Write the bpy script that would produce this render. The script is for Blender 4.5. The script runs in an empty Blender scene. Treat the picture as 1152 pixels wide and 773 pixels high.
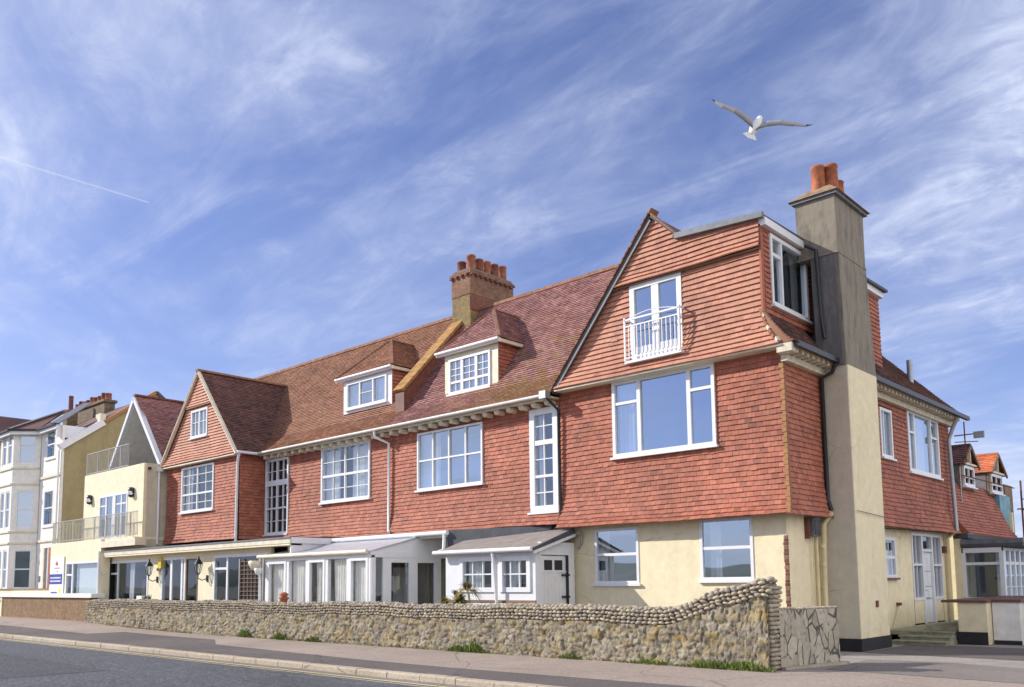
import bpy, math, random
import numpy as np
from mathutils import Vector, Matrix

random.seed(7); rng = np.random.default_rng(7)
sc = bpy.context.scene
COL = sc.collection

# ---------------------------------------------------------------- camera
cam = bpy.data.cameras.new("camera"); camo = bpy.data.objects.new("camera", cam); COL.objects.link(camo)
cr = Vector((0.73267918, 0.68049126, -0.01062404)); cu = Vector((0.07648635, -0.06682062, 0.99482905)); cf = Vector((-0.67626257, 0.72970313, 0.10100637))
mw = Matrix((( cr.x, cu.x, -cf.x, 0), (cr.y, cu.y, -cf.y, 0), (cr.z, cu.z, -cf.z, 1.6), (0, 0, 0, 1)))
camo.matrix_world = mw
cam.sensor_width = 36; cam.lens = 973.3 / 1152 * 36
cam.shift_y = 170.07 / 1152
cam.clip_end = 20000; cam.clip_start = .1
sc.camera = camo
sc.render.resolution_x = 1024; sc.render.resolution_y = 687

# ---------------------------------------------------------------- sun / sky
LD = Vector((1.35, 1.0, -0.98)).normalized()          # direction the light travels
SUN_EL = math.asin(-LD.z); SUN_AZ = math.atan2(-LD.x, -LD.y)
sun = bpy.data.lights.new("sun", 'SUN'); sun.energy = 3.6; sun.angle = math.radians(.55); sun.color = (1.0, .94, .85)
suno = bpy.data.objects.new("sun", sun); COL.objects.link(suno)
suno.rotation_euler = LD.to_track_quat('-Z', 'Y').to_euler()
suno.location = (-30, -20, 30)
w = bpy.data.worlds.new("World"); sc.world = w; w.use_nodes = True
nt = w.node_tree; nt.nodes.clear()
def wn(t, **k):
    n = nt.nodes.new(t)
    for a, b in k.items(): setattr(n, a, b)
    return n
out = wn('ShaderNodeOutputWorld'); bg = wn('ShaderNodeBackground'); bg.inputs[1].default_value = .15
sky = wn('ShaderNodeTexSky', sky_type='NISHITA'); sky.sun_disc = False; sky.sun_elevation = SUN_EL; sky.sun_rotation = SUN_AZ
sky.air_density = 1.0; sky.dust_density = .6; sky.ozone_density = 3.0
tc = wn('ShaderNodeTexCoord'); sep = wn('ShaderNodeSeparateXYZ'); nt.links.new(tc.outputs['Generated'], sep.inputs[0])
def wm(op, a, b=None, clamp=False):
    n = wn('ShaderNodeMath', operation=op, use_clamp=clamp)
    for i, x in enumerate((a, b)):
        if x is None: continue
        if isinstance(x, (int, float)): n.inputs[i].default_value = x
        else: nt.links.new(x, n.inputs[i])
    return n.outputs[0]
den = wm('ADD', wm('MAXIMUM', sep.outputs[2], 0.0), .22)
px = wm('DIVIDE', sep.outputs[0], den); py = wm('DIVIDE', sep.outputs[1], den)
cmb = wn('ShaderNodeCombineXYZ'); nt.links.new(px, cmb.inputs[0]); nt.links.new(py, cmb.inputs[1])
def cloud(rot, scl, noise_scale, detail, rough, dist, lo, hi, off=(0, 0, 0)):
    mp = wn('ShaderNodeMapping'); mp.inputs['Rotation'].default_value = (0, 0, rot); mp.inputs['Scale'].default_value = scl; mp.inputs['Location'].default_value = off
    nt.links.new(cmb.outputs[0], mp.inputs[0])
    no = wn('ShaderNodeTexNoise'); no.inputs['Scale'].default_value = noise_scale; no.inputs['Detail'].default_value = detail
    no.inputs['Roughness'].default_value = rough; no.inputs['Distortion'].default_value = dist
    nt.links.new(mp.outputs[0], no.inputs['Vector'])
    mr = wn('ShaderNodeMapRange'); mr.inputs[1].default_value = lo; mr.inputs[2].default_value = hi; mr.interpolation_type = 'SMOOTHSTEP'
    nt.links.new(no.outputs[0], mr.inputs[0]); return mr.outputs[0]
c1 = cloud(math.radians(35), (.75, 1.35, 1), .95, 9, .60, 1.0, .40, .70, (3.1, 1.7, 0))
c2 = cloud(math.radians(-15), (.7, 1.9, 1), 2.1, 9, .62, 1.2, .45, .75, (7.0, 2.2, 0))
c4 = cloud(math.radians(60), (.9, 1.4, 1), 5.5, 8, .65, .8, .38, .72, (2.0, 5.1, 0))
c3 = cloud(0.4, (1, 1, 1), .55, 4, .5, .3, .35, .68, (1.5, 9.2, 0))
cl = wm('MULTIPLY', wm('ADD', wm('MULTIPLY', c1, .75), wm('MULTIPLY', c2, .5)), wm('ADD', wm('MULTIPLY', c3, .9), .5))
low = wm('POWER', wm('SUBTRACT', 1.0, wm('MAXIMUM', sep.outputs[2], 0.0), True), 5.0)
cl = wm('MULTIPLY', cl, wm('ADD', wm('MULTIPLY', c4, .75), .62))
cl = wm('ADD', cl, wm('MULTIPLY', low, .55), True)
veil = wm('MULTIPLY', wm('MAXIMUM', wm('MULTIPLY', sep.outputs[0], -1.0), 0.0), .34)
cl = wm('ADD', cl, wm('MULTIPLY', veil, wm('ADD', c3, .35)), True)
cl = wm('MULTIPLY', cl, .9)
tint = wn('ShaderNodeMix', data_type='RGBA', blend_type='MULTIPLY'); tint.inputs[0].default_value = 1
nt.links.new(sky.outputs[0], tint.inputs[6]); tint.inputs[7].default_value = (.46, .50, .75, 1)
mx = wn('ShaderNodeMix', data_type='RGBA'); nt.links.new(cl, mx.inputs[0]); nt.links.new(tint.outputs[2], mx.inputs[6])
mx.inputs[7].default_value = (3.7, 4.05, 5.15, 1)
east = wn('ShaderNodeMapRange'); east.interpolation_type = 'SMOOTHSTEP'; nt.links.new(sep.outputs[0], east.inputs[0])   # unseen bright eastern cloud, added as fill light for the shaded east walls
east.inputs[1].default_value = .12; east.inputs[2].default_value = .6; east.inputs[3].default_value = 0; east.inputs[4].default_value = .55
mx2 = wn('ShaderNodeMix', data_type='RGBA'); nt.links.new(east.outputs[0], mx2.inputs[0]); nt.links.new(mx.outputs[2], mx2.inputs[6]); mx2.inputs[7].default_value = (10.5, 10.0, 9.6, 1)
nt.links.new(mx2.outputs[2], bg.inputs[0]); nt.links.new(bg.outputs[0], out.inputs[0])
sc.view_settings.view_transform = 'Standard'; sc.view_settings.look = 'None'; sc.view_settings.gamma = 1
sc.view_settings.exposure = 0.45
sc.render.engine = 'CYCLES'
sc.cycles.max_bounces = 6; sc.cycles.transparent_max_bounces = 12

# ---------------------------------------------------------------- materials
MATS = {}
def newmat(name):
    m = bpy.data.materials.new(name); m.use_nodes = True; MATS[name] = m
    nt = m.node_tree; b = nt.nodes['Principled BSDF']
    return m, nt, b
class NB:
    """small node builder"""
    def __init__(s, nt): s.nt = nt
    def n(s, t, ins=None, **k):
        o = s.nt.nodes.new(t)
        for a, b in k.items(): setattr(o, a, b)
        for a, b in (ins or {}).items():
            if isinstance(b, bpy.types.NodeSocket): s.nt.links.new(b, o.inputs[a])
            else: o.inputs[a].default_value = b
        return o
    def noise(s, vec, scale, detail=4, rough=.55, dist=0, out=0):
        return s.n('ShaderNodeTexNoise', {'Vector': vec, 'Scale': scale, 'Detail': detail, 'Roughness': rough, 'Distortion': dist}).outputs[out]
    def mr(s, v, a, b, c=0., d=1.):
        return s.n('ShaderNodeMapRange', {0: v, 1: a, 2: b, 3: c, 4: d}).outputs[0]
    def mix(s, f, a, b, blend='MIX'):
        return s.n('ShaderNodeMix', {0: f, 6: a, 7: b}, data_type='RGBA', blend_type=blend).outputs[2]
    def math(s, op, a, b=0., clamp=False):
        return s.n('ShaderNodeMath', {0: a, 1: b}, operation=op, use_clamp=clamp).outputs[0]
    def bump(s, h, strength, dist=.02, normal=None):
        i = {'Height': h, 'Strength': strength, 'Distance': dist}
        if normal: i['Normal'] = normal
        return s.n('ShaderNodeBump', i).outputs[0]
    def coord(s): return s.n('ShaderNodeTexCoord').outputs['Object']
    def pos(s): return s.n('ShaderNodeNewGeometry').outputs['Position']
    def uv(s): return s.n('ShaderNodeTexCoord').outputs['UV']
def C(r, g, b): return (r, g, b, 1)

def mat_simple(name, col, rough=.6, metal=0, var=.12, nscale=3., bump=0, bscale=60, spec=.5):
    m, nt, b = newmat(name); q = NB(nt); p = q.pos()
    v = q.noise(p, nscale, 6, .6)
    f = q.mr(v, .3, .7, 1 - var, 1 + var)
    cc = q.n('ShaderNodeVectorMath', {0: col[:3], 3: f}, operation='SCALE').outputs[0]
    nt.links.new(cc, b.inputs['Base Color']); b.inputs['Roughness'].default_value = rough; b.inputs['Metallic'].default_value = metal
    b.inputs['Specular IOR Level'].default_value = spec
    if bump: nt.links.new(q.bump(q.noise(p, bscale, 5, .6), bump, .01), b.inputs['Normal'])
    return m

def mat_tile(name, ca, cb, cc, light, moss=None, mosslo=.6, mosshi=.72, zfade=None, rough=.75, weather=.35):
    """clay tiles: each tile carries a random pair in its UV"""
    m, nt, b = newmat(name); q = NB(nt); p = q.pos(); uv = q.uv()
    s = q.n('ShaderNodeSeparateXYZ', {0: uv})
    c = q.mix(q.mr(s.outputs[0], 0, .6), C(*ca), C(*cb))
    c = q.mix(q.mr(s.outputs[0], .72, 1.), c, C(*cc))
    f = q.mr(s.outputs[1], 0, 1, 1 - light, 1 + light)
    big = q.noise(p, .55, 5, .6); f2 = q.mr(big, .3, .7, 1 - weather * .6, 1 + weather * .6)
    fine = q.noise(p, 14, 5, .65); f3 = q.mr(fine, .3, .7, .84, 1.14)
    ff = q.math('MULTIPLY', q.math('MULTIPLY', f, f2), f3)
    c = q.n('ShaderNodeVectorMath', {0: c, 3: ff}, operation='SCALE').outputs[0]
    mpz = q.n('ShaderNodeMapping', {'Vector': p, 'Scale': (1.5, 1.5, .3)}).outputs[0]
    c = q.mix(q.mr(q.noise(mpz, 1.6, 8, .7), .55, .75, 0, .45), c, C(ca[0] * .45, ca[1] * .5, ca[2] * .6))
    # pale bloom patches
    bl = q.mr(q.noise(p, 2.3, 7, .7), .56, .74, 0, .34)
    c = q.mix(bl, c, C(ca[0] * 1.25, ca[1] * 1.7, ca[2] * 1.9))
    if moss:
        mo = q.mr(q.noise(p, 1.5, 8, .72, .4), mosslo, mosshi)
        if zfade:
            z = q.n('ShaderNodeSeparateXYZ', {0: p}).outputs[2]
            mo = q.math('MULTIPLY', q.mr(q.math('ADD', q.noise(p, 1.5, 8, .72, .4), q.mr(z, zfade[0], zfade[1], zfade[2], 0)), mosslo, mosshi), q.mr(q.noise(p, 18, 3), .35, .6))
            if len(zfade) > 3:
                x = q.n('ShaderNodeSeparateXYZ', {0: p}).outputs[0]
                mo = q.math('MULTIPLY', mo, q.mr(x, zfade[3], zfade[4]))
        c = q.mix(mo, c, q.mix(q.noise(p, 7, 3), C(*moss), C(moss[0] * .5, moss[1] * .55, moss[2] * .6)))
    nt.links.new(c, b.inputs['Base Color']); b.inputs['Roughness'].default_value = rough
    nt.links.new(q.bump(q.noise(p, 70, 4, .6), .35, .006), b.inputs['Normal'])
    return m

mat_tile('tile_hung', (.355, .112, .064), (.42, .148, .09), (.27, .092, .06), .12, weather=.3)
mat_tile('tile_gable', (.50, .235, .15), (.55, .265, .175), (.43, .19, .13), .06, weather=.22)
mat_tile('roof_brown', (.27, .125, .068), (.34, .165, .095), (.20, .10, .06), .14, moss=(.42, .26, .09), mosslo=.60, mosshi=.8)
mat_tile('roof_red', (.29, .125, .105), (.38, .20, .18), (.20, .09, .08), .18, moss=(.36, .22, .035), mosslo=.60, mosshi=.66, zfade=(6.7, 9.4, .2, -20.0, -16.))
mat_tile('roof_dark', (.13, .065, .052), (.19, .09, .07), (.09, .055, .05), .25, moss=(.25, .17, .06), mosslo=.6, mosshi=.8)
mat_tile('tile_mossy', (.30, .15, .06), (.34, .19, .07), (.22, .10, .05), .25)
mat_tile('tile_orange', (.58, .17, .07), (.64, .22, .1), (.4, .13, .07), .15)

def mat_render(name, col, stain=(.3, .26, .16), amt=.3, bump=.25, base_z=0, scale=1.3):
    m, nt, b = newmat(name); q = NB(nt); p = q.pos()
    mp = q.n('ShaderNodeMapping', {'Vector': p, 'Scale': (1.6, 1.6, .35)}).outputs[0]
    st = q.mr(q.noise(mp, scale, 8, .65), .48, .78, 0, amt)
    z = q.n('ShaderNodeSeparateXYZ', {0: p}).outputs[2]
    splash = q.math('MULTIPLY', q.mr(z, base_z + .9, base_z, 0, .45), q.mr(q.noise(p, 5, 5), .35, .7))
    v = q.mr(q.noise(p, 4, 7, .65), .3, .7, .9, 1.08)
    c = q.n('ShaderNodeVectorMath', {0: col, 3: v}, operation='SCALE').outputs[0]
    c = q.mix(st, c, C(*stain)); c = q.mix(splash, c, C(*stain))
    mp2 = q.n('ShaderNodeMapping', {'Vector': p, 'Scale': (7, 7, .45)}).outputs[0]
    c = q.mix(q.math('MULTIPLY', q.mr(q.noise(mp2, 1.0, 6, .6), .56, .8, 0, amt * .9), q.mr(q.noise(p, .9, 3), .42, .6)), c, C(*stain))
    vo = q.n('ShaderNodeTexVoronoi', {'Vector': q.mix(.3, p, q.n('ShaderNodeTexNoise', {'Vector': p, 'Scale': 1.3, 'Detail': 7.}).outputs[1]), 'Scale': .8}, feature='DISTANCE_TO_EDGE').outputs[0]
    c = q.mix(q.math('MULTIPLY', q.mr(vo, .006, .0, 0, .5), q.mr(q.noise(p, .7, 2), .5, .58)), c, C(stain[0] * .5, stain[1] * .5, stain[2] * .5))
    nt.links.new(c, b.inputs['Base Color']); b.inputs['Roughness'].default_value = .85
    h = q.math('ADD', q.noise(p, 3, 4), q.math('MULTIPLY', q.noise(p, 90, 4), .35))
    nt.links.new(q.bump(h, bump, .02), b.inputs['Normal'])
    return m
mat_render('cream_render', (.84, .74, .49), (.42, .36, .2), .22, .5)
mat_render('pale_cream', (.83, .75, .53), (.45, .38, .24), .2, .2)
mat_render('olive_render', (.37, .31, .16), (.22, .18, .09), .5, .3, base_z=-5)
mat_render('white_render', (.86, .83, .75), (.45, .42, .34), .25, .15)
mat_render('grey_render', (.27, .235, .18), (.09, .08, .065), .95, 1.2, base_z=-5, scale=3.5)
mat_render('dark_render', (.15, .14, .13), (.33, .32, .29), .7, .9, base_z=-5, scale=4)
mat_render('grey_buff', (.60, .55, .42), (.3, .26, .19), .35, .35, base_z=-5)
mat_simple('white_paint', (.78, .79, .80), .35, var=.05)
mat_simple('cream_paint', (.72, .66, .5), .5, var=.15)
mat_simple('pipe_cream', (.74, .64, .38), .5, var=.12)
mat_simple('black_paint', (.02, .02, .024), .4, var=.2)
mat_simple('plinth_black', (.018, .018, .02), .7, var=.4, bump=.4, bscale=30)
mat_simple('gutter_grey', (.60, .58, .53), .5, var=.12)
mat_simple('flaunching', (.27, .18, .105), .9, var=.45, nscale=6, bump=.6, bscale=25)
mat_simple('lead', (.16, .17, .19), .55, var=.25, nscale=6)
mat_simple('porch_felt', (.27, .235, .21), .85, var=.2, nscale=4)
mat_simple('felt', (.07, .075, .085), .7, var=.3)
mat_simple('room_wall', (.24, .20, .165), .9, var=.4, nscale=1.5)
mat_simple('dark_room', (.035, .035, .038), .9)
mat_simple('curtain', (.86, .84, .76), .9, var=.08)
mat_simple('net', (.74, .75, .75), .9, var=.08)
mat_simple('blind', (.72, .76, .76), .8, var=.04)
mat_simple('timber', (.23, .14, .08), .7, var=.3)
mat_simple('brown_paint', (.16, .07, .05), .6, var=.25)
mat_simple('terracotta', (.38, .12, .055), .8, var=.45, nscale=6)
mat_simple('terracotta_mid', (.33, .12, .065), .8, var=.4, nscale=6)
mat_simple('terracotta_dark', (.20, .075, .05), .8, var=.3, nscale=8)
mat_simple('rust', (.17, .06, .04), .8, var=.35, nscale=9)
mat_simple('galv', (.42, .44, .46), .45, metal=.6, var=.15)
mat_simple('rail', (.45, .44, .40), .4, metal=.5, var=.1)
mat_simple('corbel', (.66, .60, .46), .7, var=.25, nscale=8)
mat_simple('brick_coping', (.78, .77, .74), .6, var=.1)
mat_simple('yellow', (.72, .55, .05), .5)
mat_simple('sign_blue', (.02, .05, .32), .4)
mat_simple('sign_white', (.8, .8, .78), .4, var=.03)
mat_simple('sign_pink', (.6, .3, .3), .5)
mat_simple('sheet_blue', (.17, .35, .42), .6, var=.3)
mat_simple('bin_blue', (.05, .14, .24), .45)
mat_simple('leaf', (.09, .13, .025), .6, var=.35, nscale=20)
mat_simple('leaf_bright', (.15, .22, .03), .6, var=.35, nscale=20)
mat_simple('leaf_dry', (.30, .20, .07), .8, var=.35, nscale=20)
mat_simple('flower', (.75, .6, .04), .6)
mat_simple('step_stone', (.30, .29, .2), .85, var=.3, nscale=6, bump=.5)
mat_simple('gull_white', (.82, .81, .78), .7, var=.04)
mat_simple('gull_grey', (.34, .33, .32), .7, var=.1)
mat_simple('gull_black', (.03, .03, .035), .7)
mat_simple('beak', (.7, .4, .04), .5)
mat_simple('clear_roof', (.45, .46, .50), .35)

def mat_glass(name, tint, refl):
    m, nt, b = newmat(name); q = NB(nt)
    nt.nodes.remove(b)
    o = nt.nodes['Material Output']
    nz = q.noise(q.pos(), .8, 1, .4)
    bm = q.bump(nz, .03, .12)
    g = q.n('ShaderNodeBsdfGlossy', {'Color': C(.72, .82, .92), 'Roughness': .015, 'Normal': bm})
    t = q.n('ShaderNodeBsdfTransparent', {'Color': C(*tint)})
    ge = q.n('ShaderNodeNewGeometry'); dt = q.n('ShaderNodeVectorMath', {0: ge.outputs['Normal'], 1: ge.outputs['Incoming']}, operation='DOT_PRODUCT').outputs['Value']
    fr = q.math('ADD', q.math('MULTIPLY', q.math('POWER', q.math('SUBTRACT', 1.0, q.math('ABSOLUTE', dt), True), 5.0), .92), .08)
    f = q.math('ADD', q.math('MULTIPLY', fr, 1.0), refl, True)
    ms = q.n('ShaderNodeMixShader', {0: f, 1: t.outputs[0], 2: g.outputs[0]})
    nt.links.new(ms.outputs[0], o.inputs[0])
    return m
mat_glass('glass', (.90, .93, .95), .14)
mat_glass('glass_bright', (.75, .8, .84), .42)
mat_glass('glass_dark', (.85, .89, .91), .05)
mat_glass('glass_clear', (.97, .98, .98), .03)
mat_simple('hill_green', (.12, .14, .12), .9, var=.3, nscale=.05)
mat_simple('ridge_tile', (.30, .15, .095), .8, var=.3, nscale=4)

def mat_brick(name, c1, c2, mortar, bw=.225, bh=.075, mort=.012, bump=.6, rough=.85):
    m, nt, b = newmat(name); q = NB(nt); uv = q.uv(); p = q.pos()
    br = q.n('ShaderNodeTexBrick', {'Vector': uv, 'Color1': C(*c1), 'Color2': C(*c2), 'Mortar': C(*mortar), 'Scale': 1., 'Mortar Size': mort, 'Mortar Smooth': .2, 'Brick Width': bw, 'Row Height': bh, 'Bias': 0})
    v = q.mr(q.noise(p, 5, 6, .65), .3, .7, .7, 1.25)
    c = q.n('ShaderNodeVectorMath', {0: br.outputs[0], 3: v}, operation='SCALE').outputs[0]
    nt.links.new(c, b.inputs['Base Color']); b.inputs['Roughness'].default_value = rough
    h = q.math('SUBTRACT', q.math('MULTIPLY', q.noise(p, 50, 4), .3), br.outputs[1])
    nt.links.new(q.bump(h, bump, .012), b.inputs['Normal'])
mat_brick('brick_stack', (.21, .085, .05), (.29, .135, .08), (.2, .15, .1))
mat_brick('brick_lichen', (.23, .16, .06), (.30, .21, .08), (.2, .15, .08))
mat_simple('coping_lichen', (.38, .21, .07), .9, var=.4, nscale=6, bump=.5, bscale=30)
mat_brick('brick_old', (.16, .11, .06), (.24, .17, .10), (.13, .11, .08))
mat_brick('brick_brown', (.22, .115, .05), (.33, .19, .085), (.2, .14, .08), bw=.11, bh=.06, mort=.012)

def mat_stone():
    m, nt, b = newmat('rubble'); q = NB(nt); p = q.pos(); uv = q.uv()
    s = q.n('ShaderNodeSeparateXYZ', {0: uv})
    c = q.mix(q.mr(s.outputs[0], 0, .5), C(.27, .22, .14), C(.38, .34, .26))
    c = q.mix(q.mr(s.outputs[0], .7, 1.), c, C(.33, .25, .12))
    lich = q.mr(q.noise(p, 2.8, 9, .75), .50, .64, 0, .75)
    c = q.mix(lich, c, C(.42, .29, .06))
    dk = q.mr(q.noise(p, 5, 9, .8), .47, .62, 0, .9)
    c = q.mix(dk, c, C(.10, .09, .075))
    c = q.mix(s.outputs[1], C(.20, .175, .135), c)
    nt.links.new(c, b.inputs['Base Color']); b.inputs['Roughness'].default_value = .9
    h = q.math('ADD', q.noise(p, 16, 8, .7), q.math('MULTIPLY', q.noise(p, 70, 4), .3))
    nt.links.new(q.bump(h, .9, .03), b.inputs['Normal'])
mat_stone()
def mat_pebble():
    m, nt, b = newmat('pebble'); q = NB(nt); p = q.pos(); uv = q.uv()
    s = q.n('ShaderNodeSeparateXYZ', {0: uv})
    c = q.mix(q.mr(s.outputs[0], 0, .5), C(.34, .28, .19), C(.48, .42, .31))
    c = q.mix(q.mr(s.outputs[0], .6, 1.), c, C(.25, .22, .19))
    c = q.n('ShaderNodeVectorMath', {0: c, 3: q.mr(q.noise(p, 22, 5, .65), .3, .7, .72, 1.2)}, operation='SCALE').outputs[0]
    nt.links.new(c, b.inputs['Base Color']); b.inputs['Roughness'].default_value = .75
    nt.links.new(q.bump(q.noise(p, 60, 4), .4, .008), b.inputs['Normal'])
mat_pebble()
mat_simple('mortar', (.20, .18, .145), .95, var=.3, nscale=8, bump=.8, bscale=40)
def mat_crazy():
    m, nt, b = newmat('crazy_paving'); q = NB(nt); p = q.pos(); uv = q.uv()
    wob = q.n('ShaderNodeTexNoise', {'Vector': uv, 'Scale': 6.}).outputs[1]
    uvw = q.mix(.05, uv, wob)
    mp = q.n('ShaderNodeMapping', {'Vector': uvw, 'Scale': (2.0, 1.15, 1)}).outputs[0]
    vo = q.n('ShaderNodeTexVoronoi', {'Vector': mp, 'Scale': 2.6, 'Randomness': 1.}, feature='DISTANCE_TO_EDGE').outputs[0]
    vc = q.n('ShaderNodeTexVoronoi', {'Vector': mp, 'Scale': 2.6, 'Randomness': 1.}).outputs['Color']
    cs = q.n('ShaderNodeSeparateXYZ', {0: vc})
    seam = q.mr(vo, .03, .065)
    gap = q.math('MAXIMUM', seam, q.mr(q.noise(uv, 2.1, 3), .50, .44))
    c = q.mix(q.mr(cs.outputs[0], .2, .8), C(.40, .36, .27), C(.52, .47, .36))
    c = q.mix(q.mr(q.noise(p, 9, 8, .7), .45, .7, 0, .6), c, C(.2, .18, .15))
    c = q.mix(gap, C(.10, .09, .078), c)
    nt.links.new(c, b.inputs['Base Color']); b.inputs['Roughness'].default_value = .9
    h = q.math('ADD', q.math('MULTIPLY', gap, .8), q.math('MULTIPLY', q.noise(p, 30, 6), .4))
    nt.links.new(q.bump(h, .8, .02), b.inputs['Normal'])
mat_crazy()
def mat_ground(name, ca, cb, speck, spk=.5, rough=.9, patch=None, streak=False):
    m, nt, b = newmat(name); q = NB(nt); p = q.pos()
    c = q.mix(q.mr(q.noise(p, .35, 6, .6), .35, .65), C(*ca), C(*cb))
    c = q.mix(q.mr(q.noise(p, 2.2, 6, .7), .5, .72, 0, .4), c, C(ca[0] * .65, ca[1] * .65, ca[2] * .65))
    sp = q.math('ADD', q.math('MULTIPLY', q.noise(p, 85, 3, .75), .5), q.math('MULTIPLY', q.noise(q.n('ShaderNodeMapping', {'Vector': p, 'Scale': (.6, 1, 1)}).outputs[0], 22, 4, .8), .5))
    c = q.mix(q.mr(sp, .52, .62, 0, spk), c, C(*speck))
    c = q.mix(q.mr(sp, .475, .38, 0, .75), c, C(ca[0] * .35, ca[1] * .35, ca[2] * .35))
    if streak:
        mp = q.n('ShaderNodeMapping', {'Vector': p, 'Scale': (.12, 1.6, 1)}).outputs[0]
        c = q.mix(q.mr(q.noise(mp, 1.2, 6, .6), .5, .7, 0, .4), c, C(ca[0] * 1.7, ca[1] * 1.7, ca[2] * 1.7))
    # fine cracks
    vo = q.n('ShaderNodeTexVoronoi', {'Vector': q.mix(.25, p, q.n('ShaderNodeTexNoise', {'Vector': p, 'Scale': 1.5, 'Detail': 6.}).outputs[1]), 'Scale': .45}, feature='DISTANCE_TO_EDGE').outputs[0]
    c = q.mix(q.mr(vo, .008, .0, 0, .55), c, C(.03, .03, .03))
    nt.links.new(c, b.inputs['Base Color']); b.inputs['Roughness'].default_value = rough
    nt.links.new(q.bump(q.math('ADD', sp, q.math('MULTIPLY', q.noise(p, 3, 4), .8)), .55, .012), b.inputs['Normal'])
mat_ground('asphalt', (.05, .053, .064), (.08, .084, .097), (.40, .40, .41), .85, streak=True)
mat_ground('asphalt_patch', (.045, .048, .056), (.07, .073, .082), (.3, .3, .31), .7)
mat_ground('footway', (.30, .24, .195), (.40, .32, .26), (.6, .54, .46), .6)
mat_ground('footway_dark', (.10, .085, .08), (.15, .125, .112), (.3, .27, .24), .4)
mat_ground('forecourt', (.27, .245, .215), (.36, .33, .29), (.5, .46, .42), .4)
mat_ground('forecourt_dark', (.19, .165, .145), (.25, .215, .19), (.4, .36, .32), .4)
mat_ground('kerb_stone', (.40, .33, .24), (.50, .43, .32), (.62, .57, .47), .4)
mat_ground('earth', (.2, .17, .12), (.28, .24, .17), (.4, .35, .28), .4)
mat_ground('line_yellow', (.60, .49, .24), (.68, .58, .33), (.3, .28, .22), .6)

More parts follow.
